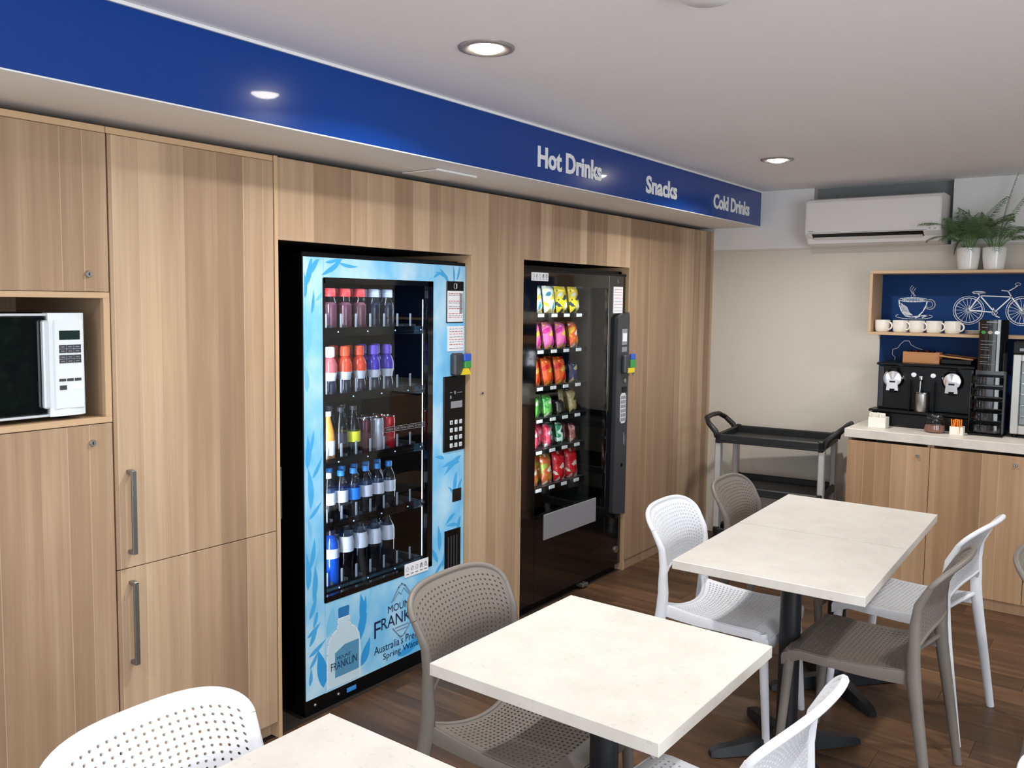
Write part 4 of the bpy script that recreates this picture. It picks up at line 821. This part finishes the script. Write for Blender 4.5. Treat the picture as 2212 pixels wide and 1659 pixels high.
obj('steam_wand', MB().tube([(1.478, 5.535, 1.235), (1.478, 5.515, 1.215), (1.476, 5.512, 1.13), (1.474, 5.512, 1.06)], .0055, 10), M['chrome'], cm); obj('wand_knob', MB().lathe([(.012, -.012), (.013, .01), (.008, .016)], (1.478, 5.53, 1.235), 14), M['chrome'], cm)
obj('frother_well', MB().box(1.415, 1.425, 5.50, 5.546, 1.034, 1.215, b=.003).box(1.548, 1.558, 5.50, 5.546, 1.034, 1.215, b=.003), M['black'], cm)
jg = thing('milk_jug', 'brushed steel milk jug standing in the middle of the coffee machine', 'jug', (1.489, 5.512, 1.0345))
obj('cup', MB().lathe([(.001, 0), (.036, 0), (.038, .004), (.037, .112), (.0355, .112), (.035, .006), (.001, .005)], (1.489, 5.512, 1.0345), 26), M['steel'], jg); obj('rim', MB().lathe([(.038, .108), (.0388, .112), (.0372, .1155), (.0355, .112)], (1.489, 5.512, 1.0345), 26, cap=False), M['chrome'], jg)
wb = thing('wooden_box', 'small tan wooden box standing on top of the coffee machine', 'box', (1.46, 5.63, 1.3185))
obj('box', MB().box(1.355, 1.560, 5.590, 5.598, 1.3185, 1.384, b=.001).box(1.355, 1.560, 5.672, 5.68, 1.3185, 1.384, b=.001).box(1.355, 1.363, 5.598, 5.672, 1.3185, 1.384).box(1.552, 1.560, 5.598, 5.672, 1.3185, 1.384).box(1.363, 1.552, 5.598, 5.672, 1.3185, 1.326), M['kraft'], wb, smooth=False)
for i in range(5): obj('contents', MB().lathe([(.015, 0), (.017, .045), (.012, .05), (.001, .05)], (1.385 + i * .032, 5.635 + .01 * (i % 2), 1.3262 + .018), 12), M['cand' if i % 2 else 'black'], wb)
tr = thing('serving_tray', 'thin black serving tray with a timber rim lying on the coffee machine', 'tray', (1.66, 5.66, 1.3185))
obj('tray', B(1.568, 1.738, 5.58, 5.76, 1.3185, 1.352, b=.006), M['black'], tr); obj('rim', MB().tube([(1.566, 5.575, 1.368), (1.740, 5.575, 1.353), (1.740, 5.765, 1.353), (1.566, 5.765, 1.368)], .005, 8, closed=True), M['kraft'], tr)

# capsule stand
st = thing('capsule_stand', 'tall smoked acrylic capsule dispenser beside the coffee machine', 'dispenser', (1.84, 5.49, .935))
obj('base', B(1.758, 1.935, 5.415, 5.58, .9352, .947, b=.004), M['black'], st)
obj('back_board', B(1.762, 1.930, 5.545, 5.56, .947, 1.300, b=.002), M['blackg'], st); obj('side_panel', B(1.918, 1.930, 5.46, 5.545, .947, 1.300, b=.002), M['grey'], st); obj('side_panel', B(1.752, 1.758, 5.46, 5.56, .947, 1.300, b=.001), M['tint'], st)
for i in range(5):
    z = .955 + i * .068
    bn = obj('compartment', MB().prism([(1.762, 5.545), (1.762, 5.452), (1.785, 5.438), (1.84, 5.430), (1.893, 5.438), (1.916, 5.452), (1.916, 5.545), (1.912, 5.545), (1.912, 5.455), (1.89, 5.442), (1.84, 5.434), (1.788, 5.442), (1.766, 5.455), (1.766, 5.545)], z, z + .040, 'XY'), M['tint'], st)
    obj('tray_floor', MB().prism([(1.762, 5.545), (1.762, 5.452), (1.785, 5.438), (1.84, 5.430), (1.893, 5.438), (1.916, 5.452), (1.916, 5.545)], z - .004, z, 'XY'), M['black'], bn)
    for j in range(4):
        cpz = thing('coffee_capsule', 'small coffee capsule, %s in the %s compartment of the capsule stand' % (['leftmost', 'second', 'third', 'rightmost'][j], ['bottom', 'second', 'middle', 'fourth', 'top'][i]), 'capsule', (1.788 + j * .034, 5.462 + (.004 if j in (0, 3) else 0), z + .0005), 'capsules in the capsule stand')
        obj('shell', MB().lathe([(.001, .022), (.008, .022), (.013, .004), (.0155, .001), (.0155, 0), (.001, 0)], tuple(cpz.location), 14), M['steel' if (i * 3 + j) % 3 == 0 else ('tan' if (i + j) % 3 == 1 else 'grey')], cpz)
sg = thing('leaflet_holder', 'dark curved capsule menu sign standing on top of the capsule stand', 'sign', (1.85, 5.50, 1.30))
cpts = [(1.778 + .148 * t, 5.500 - .030 * math.sin(PI * t)) for t in [i / 14 for i in range(15)]]
obj('panel', MB().prism(cpts + [(u, v + .003) for u, v in reversed(cpts)], 1.3005, 1.590, 'XY'), M['blackg'], sg)
obj('back_support', B(1.79, 1.92, 5.515, 5.545, 1.3005, 1.55, b=.003), M['black'], sg)
def curvey(u): return 5.500 - .030 * math.sin(PI * (u - 1.778) / .148)
def cpatch(mb, u0, u1, v0, v1, n=5):
    for i in range(n):
        a = u0 + (u1 - u0) * i / n; b_ = u0 + (u1 - u0) * (i + 1) / n
        mb.poly([(a, curvey(a) - .0012, v0), (b_, curvey(b_) - .0012, v0), (b_, curvey(b_) - .0012, v1), (a, curvey(a) - .0012, v1)])
mk = MB(); cpatch(mk, 1.818, 1.872, 1.573, 1.580)
for v in (1.560, 1.545, 1.468, 1.448, 1.431, 1.418, 1.388, 1.375, 1.350, 1.338): cpatch(mk, 1.790, 1.79 + rnd.uniform(.035, .085), v, v + .0022)
obj('lettering', mk, M['greyink'], sg, smooth=False, fix=False)
for i, (u, m_) in enumerate(((1.802, 'sign_green'), (1.838, 'tan'), (1.872, 'white'))):
    mk = MB(); mk.add([(u, curvey(u) - .0016, 1.518)] + [(u + .013 * math.cos(2 * PI * q / 16), curvey(u + .013 * math.cos(2 * PI * q / 16)) - .0016, 1.518 + .010 * math.sin(2 * PI * q / 16)) for q in range(16)], [(0, 1 + q, 1 + (q + 1) % 16) for q in range(16)])
    obj('printed_dot', mk, M[m_], sg, smooth=False, fix=False)

# sachet boxes and jar
def sachets(x0, x1, y0, y1, h, label, cat, mcol, n, tall):
    t = thing('sachet_box', label, cat, ((x0 + x1) / 2, (y0 + y1) / 2, .935))
    z = .9352; w_ = .004
    obj('box', MB().box(x0, x1, y0, y0 + w_, z, z + h, b=.001).box(x0, x1, y1 - w_, y1, z, z + h, b=.001).box(x0, x0 + w_, y0 + w_, y1 - w_, z, z + h).box(x1 - w_, x1, y0 + w_, y1 - w_, z, z + h).box(x0 + w_, x1 - w_, y0 + w_, y1 - w_, z, z + .004), M['mug'], t, smooth=False)
    rr = random.Random(n)
    for i in range(n):
        u = x0 + .010 + (x1 - x0 - .02) * (i + .5) / n; vy = y0 + .014 + (y1 - y0 - .03) * rr.random()
        s_ = obj('sachet', MB().box(-.003, .003, -.016, .016, 0, tall, b=.0015) if mcol == 'orange' else MB().box(-.012, .012, -.003, .003, 0, tall, b=.002), M[mcol], None); s_.parent = t
        s_.location = Vector((u, vy, z + .006)) - t.location; s_.rotation_euler = (rr.uniform(-.12, .12), rr.uniform(-.15, .15), rr.uniform(-.5, .5))
sachets(1.232, 1.330, 5.345, 5.435, .062, 'white square box full of sugar sachets at the left end of the benchtop', 'sachet box', 'sugar', 9, .080)
sachets(1.676, 1.746, 5.345, 5.405, .048, 'small white box of orange sachets between the jar and the capsule stand', 'sachet box', 'orange', 8, .082)
jr = thing('glass_jar', 'round glass jar half filled with brown sweets in front of the coffee machine', 'jar', (1.590, 5.390, .935))
c = (1.590, 5.390, .9352)
obj('glass_body', MB().lathe([(.001, 0), (.048, 0), (.056, .006), (.058, .03), (.050, .065), (.045, .078), (.046, .082)], c, 28), M['jar'], jr)
obj('contents', MB().lathe([(.001, .003), (.050, .004), (.055, .02), (.052, .040), (.001, .042)], c, 20), M['brown'], jr); obj('lid', MB().lathe([(.048, .082), (.050, .085), (.050, .100), (.046, .106), (.001, .107)], c, 28), M['clear'], jr)
mk = MB(); 
for q in range(3): mk.tube([(1.600 + q * .009, 5.3335 + abs(q) * .003, .955 + .006 * math.sin(i) + i * .003) for i in range(8)], .0012, 4)
obj('marking', mk, M['chalk'], jr)
# bar fridge
fg = thing('mini_fridge', 'small black and stainless glass-door fridge at the right end of the benchtop', 'fridge', (2.18, 5.6, .935))
obj('body', B(1.960, 2.42, 5.49, 5.80, .948, 1.472, b=.004), M['black'], fg)
obj('door_header', B(1.958, 2.422, 5.455, 5.49, 1.405, 1.470, b=.003), M['black'], fg)
fd = obj('door_frame', MB().box(1.960, 2.002, 5.450, 5.49, .958, 1.402, b=.004).box(2.378, 2.420, 5.450, 5.49, .958, 1.402, b=.004).box(2.002, 2.378, 5.450, 5.49, .958, 1.010, b=.004).box(2.002, 2.378, 5.450, 5.49, 1.362, 1.402, b=.004), M['steel'], fg, label='brushed stainless door frame')
obj('pane', B(2.004, 2.376, 5.468, 5.474, 1.012, 1.360), M['fridgeglass'], fd, smooth=False)
for i in range(5): obj('rack_wire', MB().tube([(2.01, 5.462, 1.06 + i * .06), (2.37, 5.462, 1.06 + i * .06)], .0025, 6), M['chrome'], fd)
for xx in (1.98, 2.40): obj('foot', MB().lathe([(.012, 0), (.012, .014)], (xx, 5.50, .935), 12), M['black'], fg)
obj('badge', B(1.990, 2.035, 5.452, 5.455, 1.420, 1.436), M['greyink'], fg)

# ---------------------------------------------------------------- service trolley
tl = thing('service_trolley', 'black two-shelf service trolley with silver posts against the back wall', 'trolley', (.65, 5.435, 0))
def tray(zt, w2, d2, h, lip=.022):
    X, Y = .65, 5.435
    mb = MB().box(X - w2, X + w2, Y - d2, Y + d2, zt - h, zt - h + .014, b=.003)
    mb.box(X - w2, X + w2, Y - d2, Y - d2 + lip, zt - h + .008, zt, b=.006).box(X - w2, X + w2, Y + d2 - lip, Y + d2, zt - h + .008, zt, b=.006)
    mb.box(X - w2, X - w2 + lip, Y - d2 + lip, Y + d2 - lip, zt - h + .008, zt, b=.006).box(X + w2 - lip, X + w2, Y - d2 + lip, Y + d2 - lip, zt - h + .008, zt, b=.006)
    for sx in (-1, 1):
        for sy in (-1, 1): mb.box(X + sx * w2 - (.035 if sx > 0 else 0), X + sx * w2 + (0 if sx > 0 else .035), Y + sy * d2 - (.035 if sy > 0 else 0), Y + sy * d2 + (0 if sy > 0 else .035), zt - h - .006, zt + .008, b=.006)
    return mb
obj('top_tray', tray(.828, .335, .245, .055), M['trolley'], tl); obj('middle_tray', tray(.500, .335, .245, .05), M['trolley'], tl); obj('bottom_tray', tray(.215, .335, .245, .06), M['trolley'], tl)
for sx in (-1, 1):
    X = .65 + sx * .335
    for sy in (-1, 1): obj('post', B(X - sx * .014 - .018, X - sx * .014 + .018, 5.435 + sy * .205 - .030, 5.435 + sy * .205 + .030, .15, .775, b=.005), M['postgrey'], tl)
    pts = [(X, 5.435 - .20, .80), (X + sx * .012, 5.435 - .20, .835), (X + sx * .065, 5.435 - .185, .885), (X + sx * .095, 5.435 - .13, .912), (X + sx * .098, 5.435, .918), (X + sx * .095, 5.435 + .13, .912), (X + sx * .065, 5.435 + .185, .885), (X + sx * .012, 5.435 + .20, .835), (X, 5.435 + .20, .80)]
    obj('handle', MB().tube(pts, [.020, .019, .017, .016, .0155, .016, .017, .019, .020], 10), M['trolley'], tl)
for sx in (-1, 1):
    for sy in (-1, 1):
        cx0, cy0 = .65 + sx * .29, 5.435 + sy * .20
        ca = obj('caster', MB().lathe([(.040, -.013), (.045, -.010), (.045, .010), (.040, .013)], (cx0, cy0, .045), 18, 'Y'), M['grey'], tl); obj('fork', MB().box(cx0 - .014, cx0 + .014, cy0 - .02, cy0 - .015, .04, .11).box(cx0 - .014, cx0 + .014, cy0 + .015, cy0 + .02, .04, .11).box(cx0 - .02, cx0 + .02, cy0 - .02, cy0 + .02, .10, .15), M['steel'], ca, smooth=False)
tl.rotation_euler = (0, 0, R(6.5))

# ---------------------------------------------------------------- tables
def table(x, y, size, rot, label):
    t = thing('cafe_table', label, 'table', (0, 0, 0), 'square cafe tables with cream tops')
    h = size / 2
    obj('tabletop', B(-h, h, -h, h, .713, .745, b=.0015), M['table'], t)
    obj('column', MB().lathe([(.038, .03), (.038, .70)], n=24), M['base'], t); obj('mounting_plate', MB().box(-.17, .17, -.02, .02, .700, .7125).box(-.02, .02, -.17, .17, .700, .7125), M['base'], t, smooth=False)
    obj('hub', MB().lathe([(.055, .006), (.060, .03), (.050, .062), (.040, .068)], n=24), M['base'], t)
    for q in range(4):
        a = R(45 + 90 * q); ca, sa = math.cos(a), math.sin(a); mb = MB()
        sec = [(.03, .030, .062), (.12, .028, .056), (.22, .025, .042), (.275, .023, .034), (.300, .016, .022)]; vs = []
        for r_, w_, hh in sec:
            for s_, z in ((-1, .004), (-.75, hh), (.75, hh), (1, .004)): vs.append((r_ * ca - s_ * w_ * sa, r_ * sa + s_ * w_ * ca, z))
        fs = [(0, 1, 2, 3), (16, 19, 18, 17)]
        for i in range(4):
            for k_ in range(4): fs.append((i * 4 + k_, i * 4 + (k_ + 1) % 4, (i + 1) * 4 + (k_ + 1) % 4, (i + 1) * 4 + k_))
        mb.add(vs, fs); ft = obj('base_arm', mb, M['base'], t, angle=30); obj('glide', MB().lathe([(.014, 0), (.014, .005)], (.27 * ca, .27 * sa, 0), 10), M['black'], ft)
    t.location = (x, y, 0); t.rotation_euler = (0, 0, R(rot)); return t
table(1.484, .915, .65, 0, 'cream square table at the bottom left, cut by the frame')
table(1.480, 1.892, .648, -.3, 'cream square table standing alone in the middle foreground')
table(1.5598, 3.0915, .660, 1.8, 'nearer cream table of the pushed-together pair')
table(1.5385, 3.7615, .661, 1.8, 'farther cream table of the pair, nearest the trolley')

# ---------------------------------------------------------------- chairs (local +X is the front)
def back_pt(u, t):
    z0 = .600 - .065 * abs(u) ** 3; z1 = .765 + .068 * max(0, 1 - abs(u) ** 3.4) ** .5
    z = z0 + (z1 - z0) * t
    f = max(0, (z - .655) / .15); k_ = min(1, max(0, (z - .655) / .175))
    return Vector((-.190 - .072 * f ** 1.7 - .036 * (1 - u * u) * (1 - .45 * k_), u * (.208 + .018 * k_), z))
def seat_pt(u, t):
    x = -.190 + .425 * t + .055 * (1 - u * u) * (1 - t) ** 3 + .006 * (1 - u * u) * t
    hw = .200 + .016 * t
    z = .452 - .012 * math.sin(PI * min(1, t * 1.15)) * (1 - .5 * u * u) + .022 * abs(u) ** 2.5 * (1 - t) ** 2 - .010 * (1 - u * u) * (1 - t) ** 2 - (.022 * ((t - .88) / .12) ** 2 if t > .88 else 0)
    return Vector((x, u * hw, z))
def perforated(fn, nu, nt, mu0, mt0, mt1, rh):
    mb = MB(); cache = {}
    def V(u, t):
        key = (round(u, 5), round(t, 5))
        if key not in cache: cache[key] = len(mb.v); mb.v.append(tuple(fn(u, t)))
        return cache[key]
    us = [-1, -1 + mu0] + [-1 + mu0 + (2 - 2 * mu0) * i / nu for i in range(1, nu)] + [1 - mu0, 1]
    ts = [0, mt0] + [mt0 + (1 - mt0 - mt1) * i / nt for i in range(1, nt)] + [1 - mt1, 1]
    for i in range(len(us) - 1):
        for j in range(len(ts) - 1):
            u0, u1, t0, t1 = us[i], us[i + 1], ts[j], ts[j + 1]; um, tm = (u0 + u1) / 2, (t0 + t1) / 2
            o = [V(u0, t0), V(um, t0), V(u1, t0), V(u1, tm), V(u1, t1), V(um, t1), V(u0, t1), V(u0, tm)]
            if 0 < i < len(us) - 2 and 0 < j < len(ts) - 2:
                du, dt = (u1 - u0) * rh, (t1 - t0) * rh; c = .72
                inn = [V(um - du * c, tm - dt * c), V(um, tm - dt), V(um + du * c, tm - dt * c), V(um + du, tm), V(um + du * c, tm + dt * c), V(um, tm + dt), V(um - du * c, tm + dt * c), V(um - du, tm)]
                for q in range(8): mb.f.append((o[q], o[(q + 1) % 8], inn[(q + 1) % 8], inn[q])); mb.mi.append(0)
            else: mb.f.append(tuple(o)); mb.mi.append(0)
    return mb
def join(dst, src_me):
    o = len(dst.v); dst.v += [tuple(v.co) for v in src_me.vertices]; dst.f += [tuple(i + o for i in p.vertices) for p in src_me.polygons]; dst.mi += [0] * len(src_me.polygons)
CH = {}
def make_chair(mname):
    t = thing('cafe_chair', 'x', 'chair', (0, 0, 0), 'moulded resin cafe chairs')
    m_ = M[mname]
    if not CH:
        p_ = obj('tmp', perforated(back_pt, 23, 15, .07, .07, .085, .215), m_, solid=.006); mb = MB(); join(mb, p_.data); bpy.data.objects.remove(p_)
        N = 30; us = [-1 + 2 * i / N for i in range(N + 1)]
        us = [math.copysign(1 - (1 - abs(u)) ** 2.2, u) for u in us]
        mb.tube([back_pt(u, 1) for u in us], .0095, 8); mb.tube([back_pt(u, 0) for u in us], .0075, 8)
        CH['backrest'] = mb
        p_ = obj('tmp', perforated(seat_pt, 22, 22, .08, .06, .10, .25), m_, solid=.006); mb = MB(); join(mb, p_.data); bpy.data.objects.remove(p_)
        edge = [seat_pt(-1, t_ / 14) for t_ in range(15)] + [seat_pt(u / 8, 1) for u in range(-7, 8)] + [seat_pt(1, 1 - t_ / 14) for t_ in range(15)]
        n_ = len(edge); vs = []
        for i, e in enumerate(edge):
            a = edge[max(0, i - 1)]; b_ = edge[min(n_ - 1, i + 1)]; tg = (b_ - a); tg.z = 0; tg.normalize(); nn = Vector((tg.y, -tg.x, 0))
            hh = .030 + .016 * (1 - min(1, abs(i - 0) / 8)) + .016 * (1 - min(1, abs(n_ - 1 - i) / 8)) + (.010 if 12 < i < n_ - 13 else 0)
            vs += [e + nn * .007 + Vector((0, 0, .001)), e + nn * .010 + Vector((0, 0, -.010)), e + nn * .008 + Vector((0, 0, -hh)), e - nn * .004 + Vector((0, 0, -hh)), e - nn * .006 + Vector((0, 0, .0))]
        fs = [(0, 1, 2, 3, 4), tuple(n_ * 5 - 5 + q for q in (4, 3, 2, 1, 0))]
        for i in range(n_ - 1):
            for q in range(5): fs.append((i * 5 + q, (i + 1) * 5 + q, (i + 1) * 5 + (q + 1) % 5, i * 5 + (q + 1) % 5))
        mb.add(vs, fs); mb.tube([seat_pt(-1 + 2 * i / 16, 0) for i in range(17)], .0085, 8)
        CH['seat'] = mb
    obj('backrest', CH['backrest'], m_, t, angle=50); obj('seat', CH['seat'], m_, t, angle=40)
    for s in (-1, 1):
        obj('front_leg', MB().tube([(.212, s * .205, .447), (.217, s * .207, .41), (.232, s * .212, .2), (.247, s * .218, 0)], [.019, .018, .0155, .0135], 12), m_, t)
        sp = [Vector((-.264, s * .226, 0)), Vector((-.236, s * .221, .18)), Vector((-.207, s * .214, .36)), Vector((-.193, s * .208, .45)), Vector((-.189, s * .206, .52))] + [back_pt(s, q) for q in (.12, .4, .7, 1.0)]
        obj('rear_leg', MB().tube(sp, [.0150, .0180, .0215, .0240, .0220, .0200, .0170, .0140, .0105], 12, flat=.8, upv=(1, 0, 0)), m_, t)
    return t
white = make_chair('resin'); taupe = make_chair('resing')
placed = {}
for col, x, y, rz, lb in (
    ('w', 1.290, .890, 0, 'white perforated chair at the bottom left, beside the nearest table'),
    ('g', 1.190, 1.940, 2, 'taupe perforated chair in front of the drinks machine'),
    ('w', 1.260, 3.225, 2, 'white perforated chair on the cabinet side of the paired tables'),
    ('g', 1.265, 3.845, 2, 'taupe perforated chair nearest the trolley, on the cabinet side'),
    ('w', 1.833, 3.768, 173.5, 'white perforated chair on the counter side of the farther paired table'),
    ('g', 1.828, 3.155, 179, 'taupe perforated chair on the right side of the nearer paired table'),
    ('w', 1.775, 1.800, 177, 'white perforated chair tucked under the foreground table, cut by the bottom edge'),
    ('g', 2.562, 3.30, 0, 'taupe chair of which one rear leg shows at the right edge'),
    ('w', 2.752, 1.70, 10, 'white chair of which a back corner shows in the bottom right corner')):
    src = white if col == 'w' else taupe
    if col not in placed: placed[col] = 1; src.location = (x, y, 0); src.rotation_euler = (0, 0, R(rz)); src['label'] = lb
    else: dup(src, (x, y, 0), R(rz), lb)
